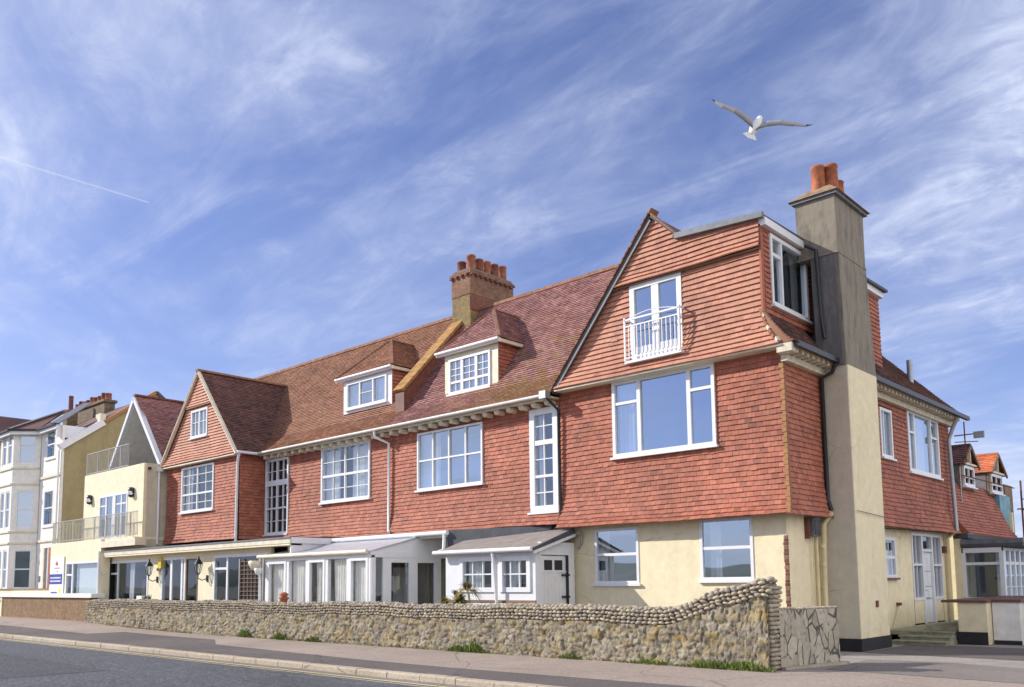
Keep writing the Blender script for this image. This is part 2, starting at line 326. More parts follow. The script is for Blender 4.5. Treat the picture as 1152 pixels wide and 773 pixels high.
# ---------------------------------------------------------------- mesh builder
Z = Vector((0, 0, 1))
S = (Vector((1, 0, 0)), Vector((0, -1, 0)))      # faces the street: u = x, w = -y
E_ = (Vector((0, 1, 0)), Vector((1, 0, 0)))      # faces +x: u = y, w = x
W_ = (Vector((0, -1, 0)), Vector((-1, 0, 0)))    # faces -x: u = -y, w = -x
class MB:
    def __init__(s): s.v = []; s.f = []; s.m = []; s.uv = []; s.mats = []; s.smooth = []
    def mi(s, name):
        if name not in s.mats: s.mats.append(name)
        return s.mats.index(name)
    def add(s, verts, faces, mat, uvs=None, smooth=False):
        b = len(s.v); i = s.mi(mat)
        s.v.extend([tuple(v) for v in verts])
        for k, f in enumerate(faces):
            s.f.append(tuple(b + j for j in f)); s.m.append(i); s.smooth.append(smooth)
            if uvs is None: s.uv.extend([(verts[j][0] + verts[j][1], verts[j][2]) for j in f])
            elif isinstance(uvs, tuple): s.uv.extend([uvs] * len(f))
            else: s.uv.extend(uvs[k])
    def lbox(s, B, u0, u1, z0, z1, w0, w1, mat):
        U, N = B
        P = [U * u + N * w + Z * z for w in (w0, w1) for z in (z0, z1) for u in (u0, u1)]
        F = [(0, 2, 3, 1), (4, 5, 7, 6), (0, 1, 5, 4), (2, 6, 7, 3), (0, 4, 6, 2), (1, 3, 7, 5)]
        uw = [(u0, u1), (w0, w1), (z0, z1)]
        C3 = [(u, w_, z) for w_ in (w0, w1) for z in (z0, z1) for u in (u0, u1)]
        uvs = []
        for k, f in enumerate(F):
            if k < 2: uvs.append([(C3[j][0], C3[j][2]) for j in f])
            elif k < 4: uvs.append([(C3[j][0], C3[j][1]) for j in f])
            else: uvs.append([(C3[j][1], C3[j][2]) for j in f])
        # orientation is fixed by recalculation at build
        s.add(P, F, mat, uvs)
    def box(s, x0, x1, y0, y1, z0, z1, mat): s.lbox(E_, y0, y1, z0, z1, x0, x1, mat)
    def bar(s, p0, p1, a, b, mat, up=Z, shift=(0, 0)):
        p0 = Vector(p0); p1 = Vector(p1); t = (p1 - p0).normalized()
        r = t.cross(up); 
        if r.length < 1e-4: r = t.cross(Vector((1, 0, 0)))
        r.normalize(); n = r.cross(t).normalized(); P = []
        for p in (p0, p1):
            for (i, j) in ((-1, -1), (1, -1), (1, 1), (-1, 1)):
                P.append(p + r * (a / 2 * i + shift[0]) + n * (b / 2 * j + shift[1]))
        s.add(P, [(0, 1, 2, 3), (7, 6, 5, 4), (0, 4, 5, 1), (1, 5, 6, 2), (2, 6, 7, 3), (3, 7, 4, 0)], mat)
    def tube(s, pts, r, mat, n=8, caps=True):
        pts = [Vector(p) for p in pts]; R = r if isinstance(r, (list, tuple)) else [r] * len(pts)
        V = []; F = []
        prev = None
        for i, p in enumerate(pts):
            t = (pts[min(i + 1, len(pts) - 1)] - pts[max(i - 1, 0)]).normalized()
            a = prev if prev is not None else (Vector((1, 0, 0)) if abs(t.x) < .8 else Vector((0, 1, 0)))
            a = (a - t * a.dot(t)).normalized(); prev = a; b = t.cross(a)
            for k in range(n):
                th = 2 * math.pi * k / n; V.append(p + a * (R[i] * math.cos(th)) + b * (R[i] * math.sin(th)))
        for i in range(len(pts) - 1):
            for k in range(n):
                F.append((i * n + k, i * n + (k + 1) % n, (i + 1) * n + (k + 1) % n, (i + 1) * n + k))
        s.add(V, F, mat, smooth=True)
        if caps: s.add(V[:n], [tuple(range(n))[::-1]], mat); s.add(V[-n:], [tuple(range(n))], mat)
    def lathe(s, c, prof, mat, n=14):
        V = []; F = []
        for r, z in prof:
            for k in range(n): th = 2 * math.pi * k / n; V.append((c[0] + r * math.cos(th), c[1] + r * math.sin(th), c[2] + z))
        for i in range(len(prof) - 1):
            for k in range(n): F.append((i * n + k, i * n + (k + 1) % n, (i + 1) * n + (k + 1) % n, (i + 1) * n + k))
        s.add(V, F, mat, smooth=True)
    def poly(s, pts, mat, th=None, nrm=None):
        pts = [Vector(p) for p in pts]; n = len(pts)
        if th is None: s.add(pts, [tuple(range(n))], mat); return
        nrm = Vector(nrm); Q = [p - nrm * th for p in pts]
        s.add(pts + Q, [tuple(range(n)), tuple(range(n, 2 * n))[::-1]] + [(i, i + n, (i + 1) % n + n, (i + 1) % n) for i in range(n)], mat)
    def build(s, name, parent=None, recalc=False):
        me = bpy.data.meshes.new(name)
        off = Vector((0, 0, 0)) if parent is None else parent_w(parent)
        me.from_pydata([(v[0] - off.x, v[1] - off.y, v[2] - off.z) for v in s.v], [], s.f)
        for n_ in s.mats: me.materials.append(MATS[n_])
        me.polygons.foreach_set('material_index', s.m); me.polygons.foreach_set('use_smooth', s.smooth)
        ul = me.uv_layers.new(name='UVMap'); ul.data.foreach_set('uv', [c for t in s.uv for c in t])
        me.update()
        o = bpy.data.objects.new(name, me); COL.objects.link(o)
        if parent is not None: o.parent = parent
        return o
def parent_w(o):
    v = Vector((0, 0, 0))
    while o is not None: v += Vector(o.location); o = o.parent
    return v
def tag(o, label=None, cat=None, group=None, kind=None):
    if label: o['label'] = label
    if cat: o['category'] = cat
    if group: o['group'] = group
    if kind: o['kind'] = kind
    return o
def thing(name, label, cat, loc, group=None):
    o = bpy.data.objects.new(name, None); COL.objects.link(o); o.location = loc; o.empty_display_size = .2
    return tag(o, label, cat, group)

def lerp(a, b, t): return a + (b - a) * t
def prof_z(prof, z):           # outward position at a height
    for (w0, z0), (w1, z1) in zip(prof, prof[1:]):
        if z <= z1: return lerp(w0, w1, (z - z0) / (z1 - z0))
    return prof[-1][0]
def tiled(mb, B, prof, fx, gauge, tw, mat, back='terracotta_dark', seed=1, lift=.027, jit=1.):
    U, N = B; r = random.Random(seed)
    L = [0]
    for a, b in zip(prof, prof[1:]): L.append(L[-1] + math.hypot(b[0] - a[0], b[1] - a[1]))
    def at(v):
        v = max(0, min(L[-1], v))
        for i in range(len(L) - 1):
            if v <= L[i + 1] + 1e-9:
                t = (v - L[i]) / (L[i + 1] - L[i]); a, b = prof[i], prof[i + 1]; l = L[i + 1] - L[i]
                return lerp(a[0], b[0], t), lerp(a[1], b[1], t), (b[1] - a[1]) / l, -(b[0] - a[0]) / l
    n = max(1, round(L[-1] / gauge)); g = L[-1] / n
    for k in range(n):
        w0, z0, a0, b0 = at(k * g + 1e-4); w1, z1, a1, b1 = at((k + 1) * g - 1e-4); wm_, zm, _, _ = at((k + .5) * g)
        I0, I1, Im = fx(z0), fx(z1), fx(zm)
        if not (len(I0) == len(I1) == len(Im)): I0 = I1 = Im
        sag = [r.uniform(-.004, .004) for _ in range(8)]
        for (p0, p1), (q0, q1) in zip(I0, I1):
            if p1 - p0 < .01 and q1 - q0 < .01: continue
            def P(u, t, h):
                bow = .009 * math.sin(u * .8 + k * .21 + seed) + .006 * math.sin(u * 2.1 + k * .5 + seed * 2) + .003 * math.sin(u * 5.3 + k)
                wn_, nz = lerp(a0, a1, t), lerp(b0, b1, t)
                return U * u + N * (lerp(w0, w1, t) + wn_ * h) + Z * (lerp(z0, z1, t) + nz * h + bow * abs(wn_ if abs(wn_) > .3 else .3))
            mb.add([P(p0, 0, .001), P(p1, 0, .001), P(q1, 1, .001), P(q0, 1, .001)], [(0, 1, 2, 3)], back)
            lo = min(p0, q0); hi = max(p1, q1)
            j = math.floor(lo / tw - 1)
            while True:
                ua = (j + (.5 if k % 2 else 0)) * tw; ub = ua + tw - (.002 if lift > .04 else .005); j += 1
                if ua > hi: break
                ca, cb = max(ua, p0), min(ub, p1); da, db = max(ua, q0), min(ub, q1)
                if cb - ca < .004 and db - da < .004: continue
                if cb < ca: ca = cb = (ca + cb) / 2
                if db < da: da = db = (da + db) / 2
                h1 = lift + r.uniform(-.005, .008) * jit; h2 = lift + r.uniform(-.005, .008) * jit; dz = r.uniform(-.05, .06) * jit
                if r.random() < .006: dz = -r.uniform(.15, .4)
                V = [P(ca, -.0 + dz * .6, h1), P(cb, dz * .6, h2), P(db, 1.0, .005), P(da, 1.0, .005), P(ca, dz * .6, 0.0), P(cb, dz * .6, 0.0)]
                mb.add(V, [(0, 1, 2, 3), (4, 5, 1, 0), (4, 0, 3), (5, 2, 1)], mat, (r.random(), r.random()))

def cut(u0, u1, ops, z):
    """interval u0..u1 minus the openings crossing height z"""
    I = [(u0, u1)]
    for (a, b, c, d) in ops:
        if c < z < d:
            J = []
            for (p, q_) in I:
                if b <= p or a >= q_: J.append((p, q_)); continue
                if a > p: J.append((p, a))
                if b < q_: J.append((b, q_))
            I = J
    return I
def gridwall(mb, B, w, u0, u1, z0, z1, ops, mat, th=.0):
    U, N = B
    us = sorted({u0, u1, *[x for o in ops for x in o[:2] if u0 < x < u1]}); zs = sorted({z0, z1, *[x for o in ops for x in o[2:4] if z0 < x < z1]})
    for a, b in zip(us, us[1:]):
        for c, d in zip(zs, zs[1:]):
            m_, n_ = (a + b) / 2, (c + d) / 2
            if any(o[0] < m_ < o[1] and o[2] < n_ < o[3] for o in ops): continue
            mb.lbox(B, a, b, c, d, w - .12, w, mat)

def window(parent, B, w, u0, u1, z0, z1, vs=(), hs=(), fw=.07, frame='white_paint', glass='glass', curtain=None, sill=True, proud=.045, name='window', pw=.05, dep=.6, sub=True, casing=0, sillmat=None, lining='dark_room', label=None):
    """vs: (u, za, zb, width) hs: (z, ua, ub, width)"""
    U, N = B
    f = MB()
    for a, b, c, d in ((u0, u0 + fw, z0, z1), (u1 - fw, u1, z0, z1), (u0 + fw, u1 - fw, z0, z0 + fw), (u0 + fw, u1 - fw, z1 - fw, z1)):
        f.lbox(B, a, b, c, d, w - .09, w + proud, frame)
    for t in vs:
        u, za, zb, wd = (list(t) + [z0 + fw, z1 - fw, pw][len(t) - 1:])[:4] if len(t) < 4 else t
        f.lbox(B, u - wd / 2, u + wd / 2, za, zb, w - .05, w + proud - (.012 if wd > .035 else .03), frame)
    for t in hs:
        z, ua, ub, wd = (list(t) + [u0 + fw, u1 - fw, pw][len(t) - 1:])[:4] if len(t) < 4 else t
        f.lbox(B, ua, ub, z - wd / 2, z + wd / 2, w - .052, w + proud - (.016 if wd > .035 else .033), frame)
    if sill: f.lbox(B, u0 - .05, u1 + .05, z0 - .055, z0 - .002, w - .05, w + proud + .06, sillmat or frame)
    p = MB(); p.add([U * a + N * (w - .02) + Z * c for a, c in ((u0 + fw * .5, z0 + fw * .5), (u1 - fw * .5, z0 + fw * .5), (u1 - fw * .5, z1 - fw * .5), (u0 + fw * .5, z1 - fw * .5))], [(0, 1, 2, 3)], glass)
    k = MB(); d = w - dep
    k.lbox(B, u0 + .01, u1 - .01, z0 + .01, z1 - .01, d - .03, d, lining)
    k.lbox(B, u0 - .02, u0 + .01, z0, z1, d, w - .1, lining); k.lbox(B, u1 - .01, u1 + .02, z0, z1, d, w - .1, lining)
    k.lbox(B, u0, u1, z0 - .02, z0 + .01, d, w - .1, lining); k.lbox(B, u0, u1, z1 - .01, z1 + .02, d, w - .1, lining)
    c_ = None
    if curtain:
        c_ = MB()
        for (a, b, mt) in [(t + ('curtain',))[:3] if len(t) == 2 else t for t in curtain]:
            a = u0 + a * (u1 - u0); b = u0 + b * (u1 - u0); n = max(6, int((b - a) / .03)); V = []
            for i in range(n + 1):
                u = lerp(a, b, i / n); ww = w - .19 + .035 * math.sin(i * 1.3 + u * 3) * (0.2 if mt == 'blind' else 1)
                V += [U * u + N * ww + Z * (z0 + .03), U * u + N * (ww * .5 + (w - .19) * .5) + Z * (z1 - .03)]
            c_.add(V, [(2 * i, 2 * i + 2, 2 * i + 3, 2 * i + 1) for i in range(n)], mt, smooth=True)
    if sub:
        fo = f.build(name, parent)
        p.build('pane', fo); k.build('backing', fo)
        if c_: c_.build('curtain', fo)
        if label: fo['label'] = label
        return fo
    for q_ in (p, k) + ((c_,) if c_ else ()):
        for fi, face in enumerate(q_.f): pass
        b = len(f.v); f.v += q_.v; f.f += [tuple(j + b for j in t) for t in q_.f]; f.uv += q_.uv; f.smooth += q_.smooth
        f.m += [f.mi(q_.mats[i]) for i in q_.m]
    return f.build(name, parent)
def ev(a, b, n): return [a + (b - a) * i / n for i in range(1, n)]

# ================================================================ SETTING
def struct(mb, name): return tag(mb.build(name), kind='structure')
def rise(x, y):
    t = min(1, max(0, (-27 - x) / 14)); t = t * t * (3 - 2 * t); s_ = min(1, max(0, (y - 10.6) / 3.6)); return .2 * t * s_
g = MB(); g.add([(-4000, -4000, -.14), (4000, -4000, -.14), (4000, 4000, -.14), (-4000, 4000, -.14)], [(0, 1, 2, 3)], 'earth'); struct(g, 'ground')
g = MB(); g.add([(-400, -9, -.115), (400, -9, -.115), (400, 10.22, -.115), (-400, 10.22, -.115)], [(0, 1, 2, 3)], 'asphalt'); struct(g, 'road')
g = MB()
for a, b in ((9.72, 9.77), (9.88, 9.98)):
    n = 60
    for i in range(n):
        x0 = -120 + i * 2.3; g.add([(x0, a, -.111), (x0 + 2.3, a, -.111), (x0 + 2.3, b, -.111), (x0, b, -.111)], [(0, 1, 2, 3)], 'line_yellow')
struct(g, 'road_marking')
g = MB(); xs_ = np.linspace(-900, 900, 91); V = []
for x in xs_: V += [(x, -420, -1), (x, -470, 16 + 12 * math.sin(x / 140.) + 6 * math.sin(x / 47. + 1)), (x, -700, 20 + 14 * math.sin(x / 170.))]
g.add(V, [(3 * i + k, 3 * i + 3 + k, 3 * i + 4 + k, 3 * i + 1 + k) for i in range(90) for k in (0, 1)], 'hill_green', smooth=True); struct(g, 'hills')
g = MB()
g.poly([(-30, 5.2, -.1115), (-18.5, 5.0, -.1115), (-18.4, 7.6, -.1115), (-30.1, 7.9, -.1115)], 'asphalt_patch'); g.poly([(-14.5, 8.3, -.1115), (-11.2, 8.25, -.1115), (-11.2, 9.2, -.1115), (-14.5, 9.25, -.1115)], 'asphalt_patch'); struct(g, 'road_patch')
# gutter channel between tarmac and kerb
g = MB(); g.add([(-120, 10.0, -.111), (-2.0, 10.0, -.111), (-2.0, 10.22, -.109), (-120, 10.22, -.109)], [(0, 1, 2, 3)], 'forecourt_dark'); struct(g, 'gutter_channel')
# kerb stones
g = MB(); x = -110.; r = random.Random(3)
while x < 12:
    L = .91; dy = r.uniform(-.008, .008); dz = r.uniform(-.006, .006); b = .025
    x1 = x + L - .02
    top = 0 + dz
    V = []
    for xx in (x, x1):
        V += [(xx, 10.215 + dy, -.14), (xx, 10.215 + dy, top - b), (xx, 10.215 + b + dy, top), (xx, 10.42, top), (xx, 10.42, -.14)]
    F = [(0, 1, 2, 3, 4)[::-1], (5, 6, 7, 8, 9)] + [(i, i + 5, i + 6, i + 1)[::-1] for i in range(4)]
    g.add(V, F, 'kerb_stone'); x += L
g.box(-110, 12, 10.24, 10.4, -.14, -.03, 'mortar')
struct(g, 'kerb')
# pavement
g = MB(); xs = list(np.linspace(-110, -50, 20)) + list(np.linspace(-48, -20, 30)) + [-10, 0, 12]; ys = [10.43, 10.8, 11.5, 12.2, 12.9, 13.6, 14.3, 15.1]
V = [(x, y, rise(x, y) - .004) for x in xs for y in ys]; ny = len(ys)
g.add(V, [(i * ny + j, (i + 1) * ny + j, (i + 1) * ny + j + 1, i * ny + j + 1) for i in range(len(xs) - 1) for j in range(ny - 1)], 'footway', smooth=True)
struct(g, 'pavement')
# darker trench reinstatement along the kerb
g = MB(); up = [(-110, 12.1), (-44.7, 12.1), (-31, 12.0), (-30.8, 13.2), (-24.3, 13.1), (-22.3, 12.05), (-15, 11.5), (-12, 11.45), (-8.2, 11.6), (-3, 11.9), (6, 12.3)]
for (x0, y0), (x1, y1) in zip(up, up[1:]):
    n = max(1, int((x1 - x0) / 2))
    for i in range(n):
        a, b = lerp(x0, x1, i / n), lerp(x0, x1, (i + 1) / n); ya, yb = lerp(y0, y1, i / n), lerp(y0, y1, (i + 1) / n)
        ks = 5
        for k in range(ks):
            P = lambda X, Y: (X, Y, rise(X, Y) + .001)
            c0, c1 = k / ks, (k + 1) / ks
            g.add([P(a, lerp(10.44, ya, c0)), P(b, lerp(10.44, yb, c0)), P(b, lerp(10.44, yb, c1)), P(a, lerp(10.44, ya, c1))], [(0, 1, 2, 3)], 'footway_dark')
struct(g, 'pavement_patch')
# garden floor + forecourt
g = MB(); g.add([(-60, 15.1, .02), (-7.3, 15.1, .02), (-7.3, 17.7, .02), (-60, 17.7, .02)], [(0, 1, 2, 3)], 'forecourt_dark'); struct(g, 'terrace_paving')
g = MB(); g.add([(-7.3, 15.1, -.004), (60, 15.1, -.004), (60, 70, -.004), (-8.4, 70, -.004), (-8.4, 17.7, -.004), (-7.3, 17.7, -.004)], [tuple(range(6))], 'forecourt'); 
struct(g, 'forecourt')
g = MB()
g.poly([(-6.6, 15.3, .001), (-2.5, 14.9, .001), (-3.4, 17.2, .001), (-5.4, 17.9, .001), (-6.7, 17.6, .001)], 'forecourt_dark')
g.poly([(-7.4, 19.2, .001), (-3, 19.0, .001), (2, 21, .001), (2, 22.4, .001), (-6, 22.3, .001), (-7.4, 21.9, .001)], 'footway_dark')
struct(g, 'forecourt_patch')

# ================================================================ MAIN BUILDING
HB = thing('seaside_building', 'long red tile-hung seaside building with cream ground floor, gables, dormers and two chimneys', 'building', (-8.3, 17.6, 0))
HF, HC = 6.62, 6.62
wall_prof = [(-17.17, 2.98), (-17.28, 3.14), (-17.36, 3.38), (-17.42, 3.75), (-17.44, 4.4), (-17.44, 6.62)]
midprof = [(-17.25, 3.1), (-17.36, 3.36), (-17.42, 3.75), (-17.44, 4.4), (-17.44, 6.5)]
W1 = (-12.66, -9.78, 4.66, 6.57); W2 = (-15.44, -14.45, 3.46, 6.26); W3 = (-20.08, -17.25, 4.43, 6.2); W4 = (-25.15, -22.43, 4.4, 6.3); W5 = (-28.74, -27.2, 3.46, 6.26)
m = MB()
def cornx(z): return prof_z([(-8.0, 2.98), (-8.05, 3.2), (-8.12, 3.75), (-8.15, 6.7)], z)
tiled(m, S, wall_prof, lambda z: cut(-14.38, cornx(z) + .01, [W1, W2], z), .118, .168, 'tile_hung', seed=1)
m.build('tile_hung_wall', HB)
m = MB()
tiled(m, S, midprof, lambda z: cut(-28.8, -14.40, [W2, W3, W4, W5], z), .118, .168, 'tile_hung', seed=2)
m.build('tile_hung_wall', HB)
# moulded corner tiles, mossy
m = MB(); n = 31
for i in range(n):
    z = 3.0 + (6.62 - 3.0) * i / n; yy = -prof_z(wall_prof, z) - .015; xx = cornx(z) + .015; h = 3.62 / n
    m.lbox(S, xx - .06 - .03 * (i % 2), xx + .012, z, z + h * .93, -yy - .02, -yy + .016 + .012 * ((i % 2)), 'tile_mossy')
    m.lbox(E_, yy - .012, yy + .05 + .03 * (i % 2), z, z + h * .93, xx - .02, xx + .016, 'tile_mossy')
m.build('corner_tiles', HB)
# east tile-hung walls
E1 = [(-7.98, 2.98), (-8.05, 3.2), (-8.12, 3.75), (-8.15, 6.6)]
E2 = [(-7.95, 2.93), (-8.05, 3.2), (-8.12, 3.75), (-8.15, 6.5)]
WG1 = (22.95, 23.8, 4.77, 6.09); WG2 = (25.04, 27.72, 4.56, 6.34)
m = MB(); tiled(m, E_, E1, lambda z: [(-prof_z(wall_prof, z) - .02, 19.4)], .118, .168, 'tile_hung', seed=3); m.build('tile_hung_wall', HB)
m = MB(); tiled(m, E_, E2, lambda z: cut(21.05, 28.85, [WG1, WG2], z), .118, .168, 'tile_hung', seed=4); m.build('tile_hung_wall', HB)

# ground-floor rendered walls
G1 = (-13.45, -12.11, 1.54, 2.93); G2 = (-10.41, -9.08, 1.6, 3.0)
WN = (23.17, 24.1, 1.62, 2.69); DR = (25.35, 27.95, .3, 2.88)
m = MB()
gridwall(m, S, -17.6, -14.2, -8.3, -.1, 3.1, [G1, G2], 'cream_render')
gridwall(m, E_, -8.3, 17.72, 28.85, -.1, 3.1, [WN, DR, (19.4, 21.1, -.1, 3.1)], 'cream_render')
m.lbox(S, -17.3, -14.2, -.1, 3.05, -17.72, -17.6, 'pale_cream'); m.lbox(S, -30, -17.3, -.1, 3.0, -18.2, -18.08, 'pale_cream')
# back and far walls
m.box(-36, -8.32, 28.7, 28.84, 0, 3.1, 'cream_render'); m.box(-36, -8.2, 28.7, 28.84, 3.1, 6.4, 'cream_render')
m.box(-36, -35.85, 17.6, 28.7, 0, 6.4, 'cream_render')
m.build('ground_floor_wall', HB)
for a, b, c in ((17.6, 19.3, -8.28), (21.12, 24.0, -8.28)): m = MB(); m.lbox(E_, a, b, 0, .27, c, c + .03, 'plinth_black'); m.build('plinth', HB)
# vertical exposed brick strip at the corner
m = MB(); r = random.Random(5)
for i in range(22): 
    z = .95 + i * .073; m.box(-8.36 + r.uniform(-.01, .01), -8.285 + r.uniform(0, .01), 17.585 + r.uniform(-.012, .0), 17.64, z, z + .064, 'rust' if i % 3 else 'timber')
m.build('exposed_brick', HB)

# windows in the front
def vbar(u, z0, z1, wd=.05): return (u, z0, z1, wd)
window(HB, S, -17.42, *W1, vs=[vbar(-11.87, 4.7, 6.53, .1), vbar(-10.47, 4.7, 6.53, .1)], hs=[(6.0, -12.6, -11.9, .07), (6.02, -10.45, -9.84, .07)], fw=.085, glass='glass_bright', curtain=[(.02, .2, 'net')])
zs = [3.72, 3.94, 4.36, 4.79, ]
window(HB, S, -17.42, *W2, vs=[vbar(-14.945, 3.5, 6.2, .03)], hs=[(5.33, -15.4, -14.5, .13), (5.78, -15.4, -14.5, .025), (3.98, -15.4, -14.5, .03), (4.42, -15.4, -14.5, .07), (4.88, -15.4, -14.5, .025)], fw=.17, glass='glass', curtain=[(.1, .35, 'net')])
window(HB, S, -17.42, *W3, vs=[vbar(u, 4.5, 6.15, .05) for u in ev(*W3[:2], 4)], hs=[(5.33, -20.0, -17.3, .05)], fw=.06, glass='glass_bright', curtain=[(.02, .3, 'net')])
window(HB, S, -17.42, *W4, vs=[vbar(u, 4.45, 6.25, .05 if i == 1 else .03) for i, u in enumerate(ev(*W4[:2], 4))], hs=[(5.3, -25.1, -22.5, .08), (5.78, -25.1, -22.5, .025), (4.85, -25.1, -22.5, .025)], fw=.075, glass='glass', curtain=[(.0, .3, 'net'), (.55, 1., 'net')])
window(HB, S, -17.42, *W5, vs=[vbar(u, 3.5, 6.2, .03 if i != 1 else .06) for i, u in enumerate(ev(*W5[:2], 4))], hs=[(5.36, -28.7, -27.25, .2), (5.8, -28.7, -27.25, .025), (4.85, -28.7, -27.25, .025), (4.42, -28.7, -27.25, .06), (3.95, -28.7, -27.25, .025)], fw=.08, glass='glass_dark')
window(HB, S, -17.6, *G1, hs=[(2.27, -13.4, -12.15, .07)], fw=.07, proud=.02, glass='glass_bright', curtain=[(0, .25, 'net')])
window(HB, S, -17.6, *G2, hs=[(2.33, -10.38, -9.1, .07)], fw=.07, proud=.02, glass='glass_bright', curtain=[(.12, .34, 'net')])
# east windows
window(HB, E_, -8.14, *WG1, fw=.08, glass='glass', vs=[vbar(23.2, 4.8, 6.0, .05)])
window(HB, E_, -8.14, *WG2, vs=[vbar(25.6, 4.6, 6.3, .08), vbar(27.05, 4.6, 6.3, .08)], hs=[(5.7, 25.1, 25.6, .06), (5.75, 27.1, 27.65, .06)], fw=.1, glass='glass_bright', curtain=[(.2, .75, 'net')])
window(HB, E_, -8.3, *WN, hs=[(2.16, 23.2, 24.05, .08)], vs=[vbar(23.64, 1.7, 2.1, .015), vbar(23.64, 2.2, 2.6, .015)], fw=.08, proud=.02, curtain=[(0, 1, 'net')], sillmat='brown_paint')

# front door set on the east side
d = MB()
for a, b in ((25.35, 25.43), (26.15, 26.27), (27.03, 27.15), (27.87, 27.95)): d.lbox(E_, a, b, .98 if a in (25.35, 27.87) else .3, 2.88, -8.4, -8.27, 'white_paint')
for a, b in ((25.43, 26.15), (27.15, 27.87)):
    for z, hgt in ((.98, .08), (1.95, .06), (2.8, .08)): d.lbox(E_, a, b, z, z + hgt, -8.4, -8.275, 'white_paint')
    d.lbox(E_, (a + b) / 2 - .012, (a + b) / 2 + .012, 1.06, 2.8, -8.37, -8.3, 'white_paint')
    d.lbox(E_, a - .02, b + .02, .3, .98, -8.42, -8.3, 'cream_render')
d.lbox(E_, 26.27, 27.03, 2.36, 2.44, -8.4, -8.27, 'white_paint'); d.lbox(E_, 26.27, 27.03, 2.8, 2.88, -8.4, -8.27, 'white_paint')
d.lbox(E_, 25.3, 28.0, .3, .34, -8.9, -8.3, 'step_stone')
d.lbox(E_, 25.3, 28.0, .34, 2.9, -8.95, -8.9, 'dark_room')
ds = d.build('door_surround', HB)
dd = MB(); dd.lbox(E_, 26.28, 27.02, .32, 2.35, -8.38, -8.33, 'white_paint')
for a, b in ((26.36, 26.62), (26.69, 26.94)):
    for c, e in ((.45, .95), (1.05, 1.3), (1.4, 1.75), (1.82, 2.2)): dd.lbox(E_, a, b, c, e, -8.33, -8.318, 'white_paint')
for z in (1.0, 1.35, 1.78): dd.lbox(E_, 26.3, 27.0, z, z + .012, -8.33, -8.322, 'black_paint')
do = dd.build('door', HB)
hb = MB(); hb.tube([(-8.31, 26.36, 1.25), (-8.27, 26.36, 1.25), (-8.27, 26.46, 1.25)], .012, 'galv'); hb.lbox(E_, 26.5, 26.8, 1.0, 1.05, -8.33, -8.31, 'galv'); hb.build('handle', do)
p = MB()
for a, b in ((25.4, 26.2), (27.1, 27.9)): p.add([(-8.34, a, 1.0), (-8.34, b, 1.0), (-8.34, b, 2.84), (-8.34, a, 2.84)], [(0, 1, 2, 3)], 'glass')
p.add([(-8.34, 26.25, 2.4), (-8.34, 27.05, 2.4), (-8.34, 27.05, 2.84), (-8.34, 26.25, 2.84)], [(0, 1, 2, 3)], 'glass'); p.build('pane', ds)

# ---- right block: gable front
gab = [(-17.08, 6.60), (-17.16, 6.8), (-17.24, 7.1), (-17.28, 7.5), (-17.28, 8.86)]
JU = (-11.95, -10.48, 6.98, 8.86)
def gl(z): return -14.3 + (z - 6.6) / 1.21           # left raking edge
def gr(z): return prof_z([(-8.03, 6.6), (-8.2, 6.8), (-8.38, 7.15), (-8.48, 7.5), (-8.48, 9.6)], z)
m = MB(); tiled(m, S, gab, lambda z: cut(gl(z), gr(z), [JU], z), .125, .19, 'tile_gable', seed=6, lift=.045, jit=.4); m.build('gable_tiles', HB)
up = [(-17.14, 8.88), (-17.2, 9.05), (-17.2, 10.3)]
def gr2(z): return -8.45 if z < 9.6 else max(-11.2, -10.42 - (z - 9.64) * 1.05)
m = MB(); tiled(m, S, [(-17.14, 8.88), (-17.2, 9.05), (-17.2, 9.58)], lambda z: [(gl(z), -8.45)], .125, .19, 'tile_gable', seed=7, lift=.045, jit=.4)
tiled(m, S, [(-17.2, 9.58), (-17.2, 10.3)], lambda z: [(gl(z), gr2(z))], .125, .19, 'tile_gable', seed=8, lift=.045, jit=.4); m.build('gable_tiles', HB)
m = MB()   # soffits, drip boards, verge
m.lbox(S, -14.3, -8.0, 6.56, 6.60, -17.44, -17.09, 'cream_paint')
m.lbox(S, gl(8.84), -8.47, 8.84, 8.87, -17.4, -17.17, 'timber')
m.build('drip_board', HB)
m = MB()
def verge(m, a, b, off=.05, sz=.09, mat='felt', n=None):
    m.bar(a, b, .12, sz, mat)
m.bar((-14.36, 17.12, 6.58), (-11.2, 17.12, 10.40), .07, .05, 'felt'); m.bar((-11.2, 17.12, 10.40), (-10.5, 17.12, 9.74), .07, .05, 'felt')
m.bar((-14.26, 17.11, 6.6), (-11.2, 17.11, 10.29), .03, .05, 'lead')
r = random.Random(9)
for i in range(34):
    t = i / 33; m.bar((lerp(-14.42, -11.24, t), 17.22, lerp(6.6, 10.44, t)), (lerp(-14.42, -11.24, t) + .11, 17.22, lerp(6.6, 10.44, t) + .13), .34, .035, 'terracotta_dark' if i % 3 else 'ridge_tile')
for i in range(8):
    t = i / 7; m.bar((lerp(-11.2, -10.55, t), 17.2, lerp(10.46, 9.8, t)), (lerp(-11.2, -10.55, t) + .1, 17.2, lerp(10.46, 9.8, t) - .1), .26, .03, 'tile_mossy')
m.build('verge', HB)
m = MB()   # gable roof slopes behind verge
m.poly([(-14.4, 17.1, 6.55), (-11.2, 17.1, 10.44), (-11.2, 20.35, 10.44), (-14.4, 17.9, 6.55)], 'roof_dark', .06, (-.77, 0, .64))
m.poly([(-11.2, 17.1, 10.44), (-10.4, 17.1, 9.68), (-10.4, 20.6, 9.68), (-11.2, 20.35, 10.44)], 'roof_dark', .06, (.7, 0, .7))
m.build('gable_roof', HB)
